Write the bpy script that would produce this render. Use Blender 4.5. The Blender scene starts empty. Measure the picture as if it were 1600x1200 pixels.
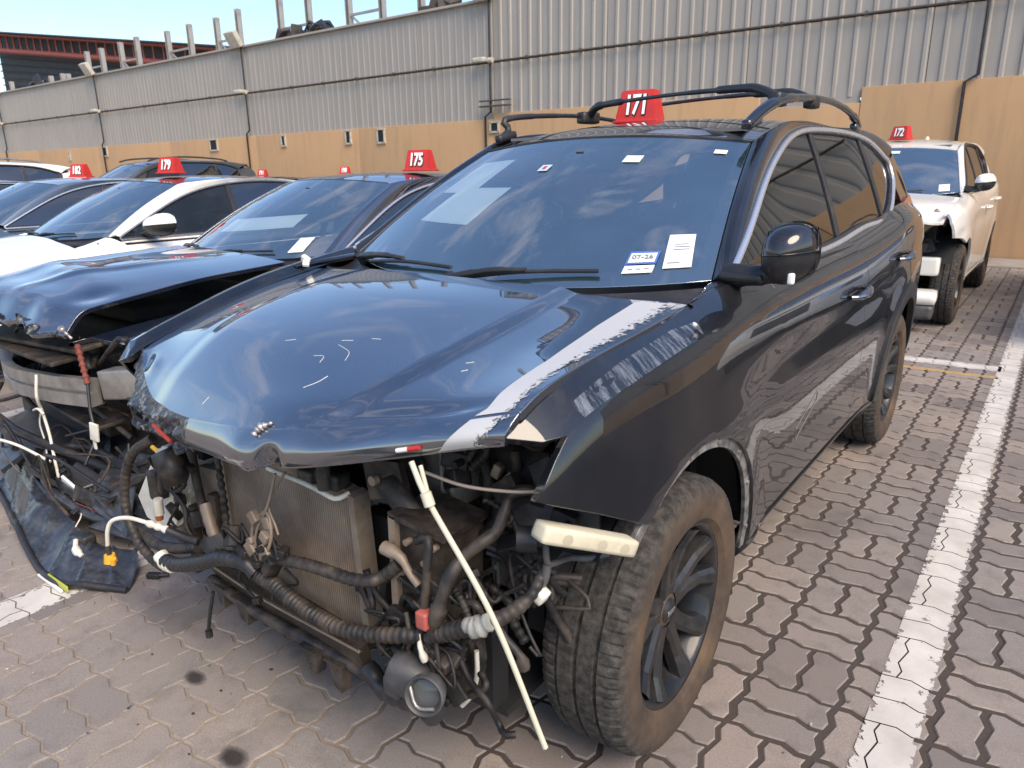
import bpy, bmesh, math, random
import numpy as np
from mathutils import Vector, Matrix
from mathutils.geometry import delaunay_2d_cdt
random.seed(7); np.random.seed(7)
sc = bpy.context.scene
COL = sc.collection
PI = math.pi
# ------------------------------------------------------------------ camera
cam_d = bpy.data.cameras.new('camera'); cam = bpy.data.objects.new('camera', cam_d); COL.objects.link(cam)
yaw, pitch, roll = .643782, .28281, -.014657
cy, sy, cp, sp = math.cos(yaw), math.sin(yaw), math.cos(pitch), math.sin(pitch)
fwd = Vector((-sy*cp, cy*cp, -sp)); rgt = Vector((cy, sy, 0)); up = rgt.cross(fwd)
r2 = rgt*math.cos(roll)+up*math.sin(roll); u2 = -rgt*math.sin(roll)+up*math.cos(roll)
M = Matrix((r2, u2, -fwd)).transposed().to_4x4(); M.translation = Vector((0, 0, 1.462))
cam.matrix_world = M
cam_d.sensor_width = 36; cam_d.lens = 36*1132.35/1600
cam_d.clip_start = .05; cam_d.clip_end = 2000
cam_d.dof.use_dof = True; cam_d.dof.focus_distance = 2.35; cam_d.dof.aperture_fstop = 7.0
sc.camera = cam
# ------------------------------------------------------------------ sky, sun, exposure
SUN_EL, SUN_AZ = math.radians(47), math.radians(115)
w = bpy.data.worlds.new('World'); sc.world = w; w.use_nodes = True
nt = w.node_tree; N_ = nt.nodes; L_ = nt.links
bg = N_['Background']; bg.inputs['Strength'].default_value = .125
sky = N_.new('ShaderNodeTexSky'); sky.sky_type = 'NISHITA'; sky.sun_disc = False
sky.sun_elevation = SUN_EL; sky.sun_rotation = SUN_AZ
sky.air_density = 1.1; sky.dust_density = .8; sky.ozone_density = 2.6
tcw = N_.new('ShaderNodeTexCoord')
mpw = N_.new('ShaderNodeMapping'); mpw.inputs['Scale'].default_value = (1.6, 2.4, 5.0); mpw.inputs['Rotation'].default_value = (.2, .1, .7)
nsw = N_.new('ShaderNodeTexNoise'); nsw.inputs['Scale'].default_value = 1.7; nsw.inputs['Detail'].default_value = 9; nsw.inputs['Roughness'].default_value = .62; nsw.inputs['Distortion'].default_value = .5
rpw = N_.new('ShaderNodeValToRGB'); rpw.color_ramp.elements[0].position = .52; rpw.color_ramp.elements[1].position = .80
rpw.color_ramp.elements[1].color = (.45, .45, .45, 1)
mxw = N_.new('ShaderNodeMix'); mxw.data_type = 'RGBA'
L_.new(tcw.outputs['Generated'], mpw.inputs['Vector']); L_.new(mpw.outputs[0], nsw.inputs['Vector']); L_.new(nsw.outputs['Fac'], rpw.inputs[0])
hsw = N_.new('ShaderNodeHueSaturation'); hsw.inputs['Saturation'].default_value = 1.04; hsw.inputs['Hue'].default_value = .506; L_.new(sky.outputs[0], hsw.inputs['Color'])
L_.new(rpw.outputs[0], mxw.inputs['Factor']); L_.new(hsw.outputs[0], mxw.inputs['A']); mxw.inputs['B'].default_value = (7.0, 6.3, 6.0, 1)
L_.new(mxw.outputs['Result'], bg.inputs['Color'])
sun_d = bpy.data.lights.new('sun', 'SUN'); sun_d.energy = 2.4; sun_d.angle = math.radians(38); sun_d.color = (1, .84, .66)
sun = bpy.data.objects.new('sun', sun_d); COL.objects.link(sun)
# sky rotation is measured clockwise from +Y seen from above
sdir = Vector((math.sin(SUN_AZ)*math.cos(SUN_EL), math.cos(SUN_AZ)*math.cos(SUN_EL), math.sin(SUN_EL)))
sun.rotation_euler = sdir.to_track_quat('Z', 'Y').to_euler()
vs = sc.view_settings; vs.view_transform = 'Standard'; vs.look = 'None'; vs.gamma = 1; vs.exposure = 1.0
# ------------------------------------------------------------------ materials
MATS = {}
def ramp(nt, inp, stops):
    r = nt.nodes.new('ShaderNodeValToRGB'); e = r.color_ramp.elements
    while len(e) < len(stops): e.new(.5)
    for i, (p, c) in enumerate(stops):
        e[i].position = p; e[i].color = c if len(c) == 4 else (*c, 1)
    nt.links.new(inp, r.inputs[0]); return r
def noise(nt, scale, detail=4, rough=.6, vec=None, dist=0):
    n = nt.nodes.new('ShaderNodeTexNoise'); n.inputs['Scale'].default_value = scale; n.inputs['Detail'].default_value = detail
    n.inputs['Roughness'].default_value = rough; n.inputs['Distortion'].default_value = dist
    if vec is not None: nt.links.new(vec, n.inputs['Vector'])
    return n
def mixc(nt, fac, a, b, typ='MIX'):
    m = nt.nodes.new('ShaderNodeMix'); m.data_type = 'RGBA'; m.blend_type = typ
    for inp, v in ((m.inputs['Factor'], fac), (m.inputs['A'], a), (m.inputs['B'], b)):
        if isinstance(v, (int, float)): inp.default_value = v
        elif isinstance(v, (tuple, list)): inp.default_value = (*v, 1) if len(v) == 3 else v
        else: nt.links.new(v, inp)
    return m.outputs['Result']
def math_(nt, op, a, b=0., c=None, clamp=False):
    m = nt.nodes.new('ShaderNodeMath'); m.operation = op; m.use_clamp = clamp
    for i, v in enumerate((a, b, c)):
        if v is None: continue
        if isinstance(v, (int, float)): m.inputs[i].default_value = v
        else: nt.links.new(v, m.inputs[i])
    return m.outputs[0]
def coords(nt, kind='Object'):
    t = nt.nodes.new('ShaderNodeTexCoord'); return t.outputs[kind]
def geo_pos(nt):
    g = nt.nodes.new('ShaderNodeNewGeometry'); return g.outputs['Position']
def base_mat(name):
    m = bpy.data.materials.new(name); m.use_nodes = True
    return m, m.node_tree, m.node_tree.nodes['Principled BSDF']
def bump(nt, b, h, strength=.3, dist=.002):
    n = nt.nodes.new('ShaderNodeBump'); n.inputs['Strength'].default_value = strength; n.inputs['Distance'].default_value = dist
    nt.links.new(h, n.inputs['Height']); nt.links.new(n.outputs[0], b.inputs['Normal']); return n
def M_(name, col, rough=.5, metal=0., col2=None, nscale=12, lo=.35, hi=.7, rvar=.15, bstr=0., bscale=60, coat=0., detail=6, spec=.5, bdist=.002):
    """surface with a noise-mixed second colour, roughness variation and fine relief"""
    if name in MATS: return MATS[name]
    m, nt, b = base_mat(name); v = coords(nt)
    n = noise(nt, nscale, detail, .65, v)
    if col2 is not None:
        r = ramp(nt, n.outputs['Fac'], [(lo, (0, 0, 0)), (hi, (1, 1, 1))])
        nt.links.new(mixc(nt, r.outputs[0], col, col2), b.inputs['Base Color'])
    else: b.inputs['Base Color'].default_value = (*col, 1)
    n2 = noise(nt, nscale*2.3, 4, .6, v)
    nt.links.new(math_(nt, 'MULTIPLY_ADD', n2.outputs['Fac'], rvar*2, rough-rvar, True), b.inputs['Roughness'])
    b.inputs['Metallic'].default_value = metal; b.inputs['Coat Weight'].default_value = coat; b.inputs['Coat Roughness'].default_value = .03
    b.inputs['Specular IOR Level'].default_value = spec
    if bstr: 
        n3 = noise(nt, bscale, 5, .6, v); bump(nt, b, n3.outputs['Fac'], bstr, bdist)
    MATS[name] = m; return m
def paint(name, col, metal=.25, dust=.12, dustcol=(.25, .21, .17), dscale=3.0, zdust=0., cior=1.6, spec=.5):
    if name in MATS: return MATS[name]
    m, nt, b = base_mat(name); v = coords(nt)
    n = noise(nt, dscale, 8, .62, v); n2 = noise(nt, 160, 2, .5, v)
    f = ramp(nt, n.outputs['Fac'], [(.42, (0, 0, 0)), (.8, (1, 1, 1))]).outputs[0]
    f = math_(nt, 'MULTIPLY', f, math_(nt, 'MULTIPLY_ADD', n2.outputs['Fac'], .8, .3), None, True)
    if zdust:   # road dirt thrown on the lower doors and sills
        sx = nt.nodes.new('ShaderNodeSeparateXYZ'); nt.links.new(v, sx.inputs[0])
        g = math_(nt, 'MULTIPLY_ADD', sx.outputs['Z'], -2.6, 2.05, True)
        f = math_(nt, 'MAXIMUM', f, math_(nt, 'MULTIPLY', g, math_(nt, 'MULTIPLY_ADD', n.outputs['Fac'], 1.1, .2), None, True))
    f2 = math_(nt, 'MULTIPLY', f, max(dust, zdust)*1.0, None, True)
    nt.links.new(mixc(nt, f2, col, dustcol), b.inputs['Base Color'])
    b.inputs['Metallic'].default_value = metal; b.inputs['Roughness'].default_value = .35
    b.inputs['Coat Weight'].default_value = 1.0
    nt.links.new(math_(nt, 'MULTIPLY_ADD', f2, .2, .015), b.inputs['Coat Roughness'])
    b.inputs['Coat IOR'].default_value = cior; b.inputs['Specular IOR Level'].default_value = spec
    lw = noise(nt, 2.2, 2, .5, v); bump(nt, b, lw.outputs['Fac'], .12, .006)
    cb = nt.nodes.new('ShaderNodeBump'); cb.inputs['Strength'].default_value = .10; cb.inputs['Distance'].default_value = .006
    nt.links.new(lw.outputs['Fac'], cb.inputs['Height']); nt.links.new(cb.outputs[0], b.inputs['Coat Normal'])
    MATS[name] = m; return m
def glass(name, tint=(.45, .5, .52), ior=1.7, haze=.05, hazecol=(.35, .4, .42), base=0.):
    if name in MATS: return MATS[name]
    m = bpy.data.materials.new(name); m.use_nodes = True; nt = m.node_tree; nt.nodes.clear()
    out = nt.nodes.new('ShaderNodeOutputMaterial'); tr = nt.nodes.new('ShaderNodeBsdfTransparent'); tr.inputs[0].default_value = (*tint, 1)
    gl = nt.nodes.new('ShaderNodeBsdfGlossy'); gl.inputs['Roughness'].default_value = .015
    fr = nt.nodes.new('ShaderNodeFresnel'); fr.inputs['IOR'].default_value = ior
    g = nt.nodes.new('ShaderNodeNewGeometry')
    # a single sheet stands for both faces of the pane: same Fresnel from either side
    io = math_(nt, 'SUBTRACT', 1.0, g.outputs['Backfacing']); inv = math_(nt, 'MULTIPLY', g.outputs['Backfacing'], 1/ior)
    nt.links.new(math_(nt, 'ADD', math_(nt, 'MULTIPLY', io, ior), inv), fr.inputs['IOR'])
    mx = nt.nodes.new('ShaderNodeMixShader'); nt.links.new(math_(nt, 'MULTIPLY_ADD', fr.outputs[0], 1-base, base, True), mx.inputs[0]); 
    df = nt.nodes.new('ShaderNodeBsdfDiffuse'); df.inputs[0].default_value = (*hazecol, 1)
    mh = nt.nodes.new('ShaderNodeMixShader'); v = coords(nt); n = noise(nt, 3.5, 8, .65, v)
    nt.links.new(math_(nt, 'MULTIPLY', n.outputs['Fac'], haze*2, None, True), mh.inputs[0])
    nt.links.new(tr.outputs[0], mh.inputs[1]); nt.links.new(df.outputs[0], mh.inputs[2])
    nt.links.new(mh.outputs[0], mx.inputs[1]); nt.links.new(gl.outputs[0], mx.inputs[2]); nt.links.new(mx.outputs[0], out.inputs[0])
    MATS[name] = m; return m

# ------------------------------------------------------------------ object helpers
def mesh_from(name, V, F, mat=None, smooth=False, N=None):
    me = bpy.data.meshes.new(name); me.from_pydata([tuple(map(float, v)) for v in V], [], [tuple(map(int, f)) for f in F])
    if mat: me.materials.append(mat)
    if smooth or N is not None: me.polygons.foreach_set('use_smooth', [True]*len(me.polygons))
    me.validate(clean_customdata=False)
    if N is not None: me.normals_split_custom_set_from_vertices([tuple(map(float, n)) for n in N])
    me.update(); return me
def put(name, me, parent=None, loc=None, rot=None, label=None):
    o = bpy.data.objects.new(name, me); COL.objects.link(o)
    if parent is not None: o.parent = parent
    if loc is not None: o.location = loc
    if rot is not None: o.rotation_euler = rot
    if label: o['label'] = label
    return o
def tag(o, label, cat, group=None):
    o['label'] = label; o['category'] = cat
    if group: o['group'] = group
    return o
def thing(name, label, cat, loc=(0, 0, 0), rotz=0, group=None):
    o = bpy.data.objects.new(name, None); o.empty_display_size = .1; COL.objects.link(o)
    o.location = loc; o.rotation_euler = (0, 0, rotz); return tag(o, label, cat, group)
def struct(name, me, kind='structure'):
    o = put(name, me); o['kind'] = kind; return o
def children(o): return [c for c in bpy.data.objects if c.parent == o]
def copy_tree(o, parent=None):
    c = o.copy(); COL.objects.link(c); c.parent = parent
    for ch in children(o): copy_tree(ch, c)
    return c
def spline(P, n, closed=False):
    """Catmull-Rom through 3D points, n samples in all, spaced by arc length"""
    P = np.array(P, float)
    if len(P) == 2: 
        t = np.linspace(0, 1, n)[:, None]; return P[0]*(1-t)+P[1]*t
    Q = np.vstack([2*P[0]-P[1], P, 2*P[-1]-P[-2]]); out = []
    for i in range(1, len(Q)-2):
        t = np.linspace(0, 1, 14, endpoint=False)[:, None]
        a, b, c, d = Q[i-1], Q[i], Q[i+1], Q[i+2]
        out.append(.5*((2*b)+(-a+c)*t+(2*a-5*b+4*c-d)*t**2+(-a+3*b-3*c+d)*t**3))
    out = np.vstack(out+[P[-1:]])
    s = np.r_[0, np.cumsum(np.linalg.norm(np.diff(out, axis=0), axis=1))]; q = np.linspace(0, s[-1], n)
    return np.stack([np.interp(q, s, out[:, k]) for k in range(3)], 1)
class MB:
    """collects simple solids into one mesh"""
    def __init__(s): s.V = []; s.F = []; s.SM = []
    def add(s, V, F, sm=False):
        b = len(s.V); s.V += [tuple(map(float, v)) for v in V]; s.F += [tuple(int(i)+b for i in f) for f in F]; s.SM += [sm]*len(F)
    def box(s, c, d, rot=None, taper=1.0, shear=(0, 0)):
        x, y, z = d[0]/2, d[1]/2, d[2]/2; P = []
        for k, sz in enumerate((-1, 1)):
            f = taper if sz > 0 else 1
            for a, b in ((-1, -1), (1, -1), (1, 1), (-1, 1)): P.append((a*x*f+shear[0]*(sz > 0), b*y*f+shear[1]*(sz > 0), sz*z))
        P = np.array(P)
        if rot is not None: P = P@np.array(Matrix.Identity(3) if rot is None else Matrix(rotm(rot))).T
        s.add(P+np.array(c), [(0, 3, 2, 1), (4, 5, 6, 7), (0, 1, 5, 4), (1, 2, 6, 5), (2, 3, 7, 6), (3, 0, 4, 7)]); return s
    def bbox(s, c, d, bev=.004, rot=None):
        """box with chamfered edges"""
        x, y, z = [v/2 for v in d]; bev = min(bev, x*.9, y*.9, z*.9); P = []; idx = {}
        bm = bmesh.new(); bmesh.ops.create_cube(bm, size=1)
        for v in bm.verts: v.co = Vector((v.co.x*d[0], v.co.y*d[1], v.co.z*d[2]))
        bmesh.ops.bevel(bm, geom=bm.edges[:], offset=bev, segments=2, affect='EDGES', profile=.7)
        R = Matrix(rotm(rot)) if rot is not None else Matrix.Identity(3)
        bm.verts.index_update()
        s.add([tuple(R@v.co+Vector(c)) for v in bm.verts], [[v.index for v in f.verts] for f in bm.faces], True); bm.free(); return s
    def cyl(s, a, b, r0, r1=None, n=16, caps=True, sm=True):
        r1 = r0 if r1 is None else r1; a = np.array(a, float); b = np.array(b, float); d = b-a; d /= np.linalg.norm(d)
        u = np.cross(d, [0, 0, 1.]) if abs(d[2]) < .9 else np.cross(d, [1., 0, 0]); u /= np.linalg.norm(u); v = np.cross(d, u)
        t = np.linspace(0, 2*PI, n, endpoint=False)
        ring = np.cos(t)[:, None]*u+np.sin(t)[:, None]*v
        s.add(np.vstack([a+ring*r0, b+ring*r1]), [(i, (i+1) % n, n+(i+1) % n, n+i) for i in range(n)], sm)
        if caps: s.add(a+ring*r0, [list(range(n))[::-1]]); s.add(b+ring*r1, [list(range(n))])
        return s
    def tube(s, P, r, n=10, seg=None, caps=True, rings=0, ramp_=.25, spl=True):
        """swept tube; rings>0 makes a corrugated loom or taped hose"""
        P = np.array(P, float); L = np.linalg.norm(np.diff(P, axis=0), axis=1).sum()
        seg = seg or max(6, int(L/.012)); 
        if rings: seg = max(seg, rings*4)
        C = spline(P, seg) if spl else P
        T = np.gradient(C, axis=0); T /= np.linalg.norm(T, axis=1)[:, None]+1e-9
        u = np.cross(T[0], [0, 0, 1.]); 
        if np.linalg.norm(u) < .1: u = np.cross(T[0], [1., 0, 0])
        u /= np.linalg.norm(u); t = np.linspace(0, 2*PI, n, endpoint=False); V = []
        m = len(C)
        for i in range(m):
            u = u-T[i]*u.dot(T[i]); u /= np.linalg.norm(u); v = np.cross(T[i], u)
            rr = r[min(int(i*len(r)/m), len(r)-1)] if isinstance(r, (list, tuple)) else r
            if rings: rr = rr*(1+ramp_*(.5-abs(((i*rings/m) % 1)-.5))*2 - ramp_*.5)
            V.append(C[i]+(np.cos(t)[:, None]*u+np.sin(t)[:, None]*v)*rr)
        F = [(i*n+j, i*n+(j+1) % n, (i+1)*n+(j+1) % n, (i+1)*n+j) for i in range(m-1) for j in range(n)]
        s.add(np.vstack(V), F, True)
        if caps: s.add(V[0], [list(range(n))[::-1]]); s.add(V[-1], [list(range(n))])
        return s
    def lathe(s, prof, c=(0, 0, 0), axis='x', n=32, close=False, sm=True):
        """profile of (axial, radius)"""
        t = np.linspace(0, 2*PI, n, endpoint=False); V = []
        for a, r in prof:
            if axis == 'x': ring = np.stack([np.full(n, a), r*np.cos(t), r*np.sin(t)], 1)
            elif axis == 'y': ring = np.stack([r*np.cos(t), np.full(n, a), r*np.sin(t)], 1)
            else: ring = np.stack([r*np.cos(t), r*np.sin(t), np.full(n, a)], 1)
            V.append(ring+np.array(c))
        F = [(i*n+j, i*n+(j+1) % n, (i+1)*n+(j+1) % n, (i+1)*n+j) for i in range(len(prof)-1) for j in range(n)]
        s.add(np.vstack(V), F, sm); return s
    def prism(s, poly, d0, d1, axis='z', sm=False, inset=0):
        """polygon extruded along an axis; poly in the remaining two axes"""
        poly = np.array(poly, float); n = len(poly)
        def em(p, d):
            if axis == 'z': return [(a, b, d) for a, b in p]
            if axis == 'y': return [(a, d, b) for a, b in p]
            return [(d, a, b) for a, b in p]
        s.add(em(poly, d0)+em(poly, d1), [list(range(n))[::-1], list(range(n, 2*n))]+[(i, (i+1) % n, n+(i+1) % n, n+i) for i in range(n)], sm); return s
    def xf(s, M4, start=0):
        for i in range(start, len(s.V)): s.V[i] = tuple(M4@Vector(s.V[i]))
        return s
    def mesh(s, name, mat):
        me = bpy.data.meshes.new(name); me.from_pydata(s.V, [], s.F); me.materials.append(mat)
        me.polygons.foreach_set('use_smooth', s.SM); me.validate(); 
        bm = bmesh.new(); bm.from_mesh(me); bmesh.ops.delete(bm, geom=[v for v in bm.verts if not v.link_faces], context='VERTS'); bmesh.ops.recalc_face_normals(bm, faces=bm.faces); bm.to_mesh(me); bm.free(); me.update(); return me
    def build(s, name, mat, parent=None, label=None, **k): return put(name, s.mesh(name, mat), parent, label=label, **k)
def rotm(e): 
    from mathutils import Euler
    return Euler(e).to_matrix()
def text_part(name, txt, size, mat, parent, loc, rot, depth=.002, sx=1, bold=.0, align='CENTER', label=None):
    c = bpy.data.curves.new(name, 'FONT'); c.body = txt; c.size = size; c.align_x = align; c.align_y = 'CENTER'; c.extrude = depth; c.offset = bold; c.resolution_u = 3
    t = bpy.data.objects.new('t', c); COL.objects.link(t); dg = bpy.context.evaluated_depsgraph_get(); dg.update()
    me = bpy.data.meshes.new_from_object(t.evaluated_get(dg)); bpy.data.objects.remove(t); bpy.data.curves.remove(c)
    me.materials.clear(); me.materials.append(mat)
    o = put(name, me, parent, loc=loc, rot=rot, label=label); o.scale = (sx, 1, 1); return o
# ------------------------------------------------------------------ spline surfaces
def cub(xk, yk):
    """natural cubic spline"""
    xk = np.array(xk, float); yk = np.array(yk, float); n = len(xk)
    if n == 2: return lambda x: np.interp(x, xk, yk)
    h = np.diff(xk); A = np.zeros((n, n)); r = np.zeros(n); A[0, 0] = A[-1, -1] = 1
    for i in range(1, n-1):
        A[i, i-1] = h[i-1]; A[i, i] = 2*(h[i-1]+h[i]); A[i, i+1] = h[i]; r[i] = 6*((yk[i+1]-yk[i])/h[i]-(yk[i]-yk[i-1])/h[i-1])
    m = np.linalg.solve(A, r)
    def f(x):
        x = np.asarray(x, float); i = np.clip(np.searchsorted(xk, x)-1, 0, n-2); a = (xk[i+1]-x)/h[i]; b = (x-xk[i])/h[i]
        v = a*yk[i]+b*yk[i+1]+((a**3-a)*m[i]+(b**3-b)*m[i+1])*h[i]**2/6
        v = np.where(x < xk[0], yk[0]+(x-xk[0])*((yk[1]-yk[0])/h[0]), v); v = np.where(x > xk[-1], yk[-1]+(x-xk[-1])*((yk[-1]-yk[-2])/h[-1]), v); return v
    return f
def lin(xk, yk): return lambda x: np.interp(x, xk, yk)
def rows_cr(V, t):
    """per-row Catmull-Rom: V (N,m), t (N,) in 0..m-1"""
    N, m = V.shape; t = np.clip(t, 0, m-1-1e-9); i = t.astype(int); f = t-i; k = np.arange(N)
    D = np.empty_like(V); D[:, 1:-1] = (V[:, 2:]-V[:, :-2])/2; D[:, 0] = V[:, 1]-V[:, 0]; D[:, -1] = V[:, -1]-V[:, -2]
    a, b, da, db = V[k, i], V[k, i+1], D[k, i], D[k, i+1]
    return (2*f**3-3*f**2+1)*a+(f**3-2*f**2+f)*da+(-2*f**3+3*f**2)*b+(f**3-f**2)*db
def grid_mesh(fn, us, vs, name, mat, parent, flip=False, thick=.012, label=None, edge=True, attr=False):
    """surface fn(U,V)->(...,3) sampled on a grid with exact normals and a turned-in edge"""
    U, V = np.meshgrid(us, vs, indexing='ij'); P = fn(U, V); e = 1e-3
    eu, ev = e*(us[-1]-us[0]), e*(vs[-1]-vs[0])
    du = fn(U+eu, V)-fn(U-eu, V); dv = fn(U, V+ev)-fn(U, V-ev)
    Nn = np.cross(du, dv); Nn /= np.linalg.norm(Nn, axis=-1, keepdims=True)+1e-12
    if flip: Nn = -Nn
    nu, nv = len(us), len(vs); Vv = P.reshape(-1, 3); NN = Nn.reshape(-1, 3)
    F = [(i*nv+j, (i+1)*nv+j, (i+1)*nv+j+1, i*nv+j+1) for i in range(nu-1) for j in range(nv-1)]
    if flip: F = [f[::-1] for f in F]
    loop = [i*nv for i in range(nu)]+[(nu-1)*nv+j for j in range(1, nv)]+[i*nv+nv-1 for i in range(nu-2, -1, -1)]+[j for j in range(nv-2, 0, -1)]
    if flip: loop = loop[::-1]
    if edge: Vv, NN, F = rim(Vv, NN, F, loop, thick)
    me = mesh_from(name, Vv, F, mat, N=NN)
    if attr: me.attributes.new('edge', 'FLOAT', 'POINT').data.foreach_set('value', ((V-vs[0])/(vs[-1]-vs[0])).ravel().astype('f'))
    return put(name, me, parent, label=label)
def rim(V, N, F, loop, thick, roll=.0025):
    V = np.asarray(V); N = np.asarray(N); n = len(loop); b = len(V); L = V[loop]; NL = N[loop]
    T = np.roll(L, -1, 0)-np.roll(L, 1, 0); T /= np.linalg.norm(T, axis=1)[:, None]+1e-12
    O = np.cross(T, NL); O /= np.linalg.norm(O, axis=1)[:, None]+1e-12
    R1 = L+O*roll-NL*roll; R2 = R1-NL*thick; R3 = R2.copy()
    V2 = np.vstack([V, R1, R2]); N2 = np.vstack([N, O, O])
    F = list(F)
    for k in range(2):
        src = loop if k == 0 else [b+i for i in range(n)]
        dst = [b+k*n+i for i in range(n)]
        F += [(src[i], dst[i], dst[(i+1) % n], src[(i+1) % n]) for i in range(n)]
    return V2, N2, F
def dens(poly, step, closed=True):
    out = []; m = len(poly)
    for i in range(m if closed else m-1):
        a = np.array(poly[i], float); b = np.array(poly[(i+1) % m], float); k = max(1, int(np.linalg.norm(b-a)/step))
        out += [a+(b-a)*j/k for j in range(k)]
    if not closed: out.append(np.array(poly[-1], float))
    return np.array(out)
def fill(poly, step):
    """triangulate a 2D outline with inner points; returns points, faces, boundary loop"""
    lo, hi = poly.min(0), poly.max(0); pts = [Vector(p) for p in poly]; n = len(poly)
    gx = np.arange(lo[0]+step*.5, hi[0], step); gy = np.arange(lo[1]+step*.5, hi[1], step)
    X, Y = np.meshgrid(gx, gy); X[::2] += step*.25; X[1::2] -= step*.25; Q = np.stack([X.ravel(), Y.ravel()], 1)
    # inside test and distance from the outline
    x, y = Q[:, 0], Q[:, 1]; ins = np.zeros(len(Q), bool); dmin = np.full(len(Q), 1e9)
    for i in range(n):
        a, b = poly[i], poly[(i+1) % n]
        c = ((a[1] > y) != (b[1] > y)) & (x < (b[0]-a[0])*(y-a[1])/((b[1]-a[1])+1e-15)+a[0]); ins ^= c
        d = b-a; t = np.clip(((Q-a)@d)/(d@d+1e-15), 0, 1); dmin = np.minimum(dmin, np.linalg.norm(Q-a-t[:, None]*d, axis=1))
    Q = Q[ins & (dmin > step*.45)]
    pts += [Vector(q) for q in Q]
    V, E, F, ov, oe, of = delaunay_2d_cdt(pts, [], [list(range(n))], 1, 1e-6)
    inv = {}
    for i, o in enumerate(ov):
        for k in o: inv[k] = i
    loop = [inv[i] for i in range(n) if i in inv]
    return np.array([tuple(v) for v in V]), [tuple(f) for f in F], loop
class Surf:
    """body side surface: (y,t) -> x,z through level curves"""
    TS = .13
    def __init__(s, levels):
        s.fx = [cub([k[0] for k in L], [k[1] for k in L]) for L in levels]; s.fz = [cub([k[0] for k in L], [k[2] for k in L]) for L in levels]; s.m = len(levels)
        s.mod = None
    def at(s, y, t):
        y = np.atleast_1d(np.asarray(y, float)); t = np.atleast_1d(np.asarray(t, float))
        X = np.stack([f(y) for f in s.fx], 1); Z = np.stack([f(y) for f in s.fz], 1)
        P = np.stack([rows_cr(X, t), y, rows_cr(Z, t)], 1)
        if s.mod: P = s.mod(P, y, t)
        return P
    def nrm(s, y, t):
        t = np.clip(t, .002, s.m-1.002); e = 2e-3
        a = s.at(y+e, t)-s.at(y-e, t); b = s.at(y, np.minimum(t+e, s.m-1))-s.at(y, t-e); n = np.cross(a, b); return n/(np.linalg.norm(n, axis=1)[:, None]+1e-12)
    def t_of(s, y, z):
        y = np.atleast_1d(y); ts = np.linspace(0, s.m-1, 20*(s.m-1)+1); out = np.zeros(len(y))
        for i in range(len(y)):
            zz = s.at(np.full(len(ts), y[i]), ts)[:, 2]; out[i] = np.interp(z[i], np.maximum.accumulate(zz), ts)
        return out
    def panel(s, name, poly, mat, parent, side=1, step=.045, inset=0., thick=.014, label=None, edge=True, bstep=.03):
        """poly of (y,z) points, or (y,'t',t)"""
        P = []
        for q in poly: P.append((q[0], q[2] if len(q) == 3 else None, q[1]))
        # densify in (y,t)
        A = []
        m = len(P)
        for i in range(m):
            a, b = P[i], P[(i+1) % m]
            if a[1] is None or b[1] is None:
                za = a[2] if a[1] is None else s.at(a[0], a[1])[0, 2]; zb = b[2] if b[1] is None else s.at(b[0], b[1])[0, 2]
                k = max(1, int(math.hypot(b[0]-a[0], zb-za)/bstep)); f = np.arange(k)/k
                yy = a[0]+(b[0]-a[0])*f; zz = za+(zb-za)*f; tt = s.t_of(yy, zz)
                if a[1] is not None: tt[0] = a[1]
            else:
                k = max(1, int(math.hypot(b[0]-a[0], (b[1]-a[1])*s.TS)/bstep)); f = np.arange(k)/k; yy = a[0]+(b[0]-a[0])*f; tt = a[1]+(b[1]-a[1])*f
            A += list(zip(yy, tt*s.TS))
        V2, F, loop = fill(np.array(A), step)
        y, t = V2[:, 0], V2[:, 1]/s.TS; V = s.at(y, t); N = s.nrm(y, t)
        return finish_panel(name, V, N, F, loop, mat, parent, side, inset, thick, label, edge)
def finish_panel(name, V, N, F, loop, mat, parent, side, inset, thick, label, edge=True):
    if inset: V = V-N*inset
    fixed = []
    for f in F:
        a, b, c = V[f[0]], V[f[1]], V[f[2]]
        fixed.append(f if np.cross(b-a, c-a).dot(N[f[0]]) > 0 else f[::-1])
    # loop orientation: counter-clockwise about the normal
    L = V[loop]; c = L.mean(0); area = sum(np.cross(L[i]-c, L[(i+1) % len(L)]-c) for i in range(len(L)))
    if area.dot(N[loop].mean(0)) < 0: loop = loop[::-1]
    F = fixed
    if edge: V, N, F = rim(V, N, F, loop, thick)
    if side < 0:
        V = V*np.array([-1, 1, 1]); N = N*np.array([-1, 1, 1]); F = [f[::-1] for f in F]
    return put(name, mesh_from(name, V, F, mat, N=N), parent, label=label)
class Up(Surf):
    """greenhouse side: x as a function of (y,z)"""
    TS = 1.0
    def __init__(s, f): s.f = f; s.m = 1e9
    def at(s, y, t): y = np.atleast_1d(y); t = np.atleast_1d(t); return np.stack([s.f(y, t), y, t], 1)
    def nrm(s, y, t):
        e = 2e-3; a = s.at(y+e, t)-s.at(y-e, t); b = s.at(y, t+e)-s.at(y, t-e); n = np.cross(a, b); return n/(np.linalg.norm(n, axis=1)[:, None]+1e-12)
    def t_of(s, y, z): return np.atleast_1d(z)
def circ(yc, zc, r, a0, a1, n=16): return [(yc+r*math.cos(math.radians(a)), zc+r*math.sin(math.radians(a))) for a in np.linspace(a0, a1, n)]
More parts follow.
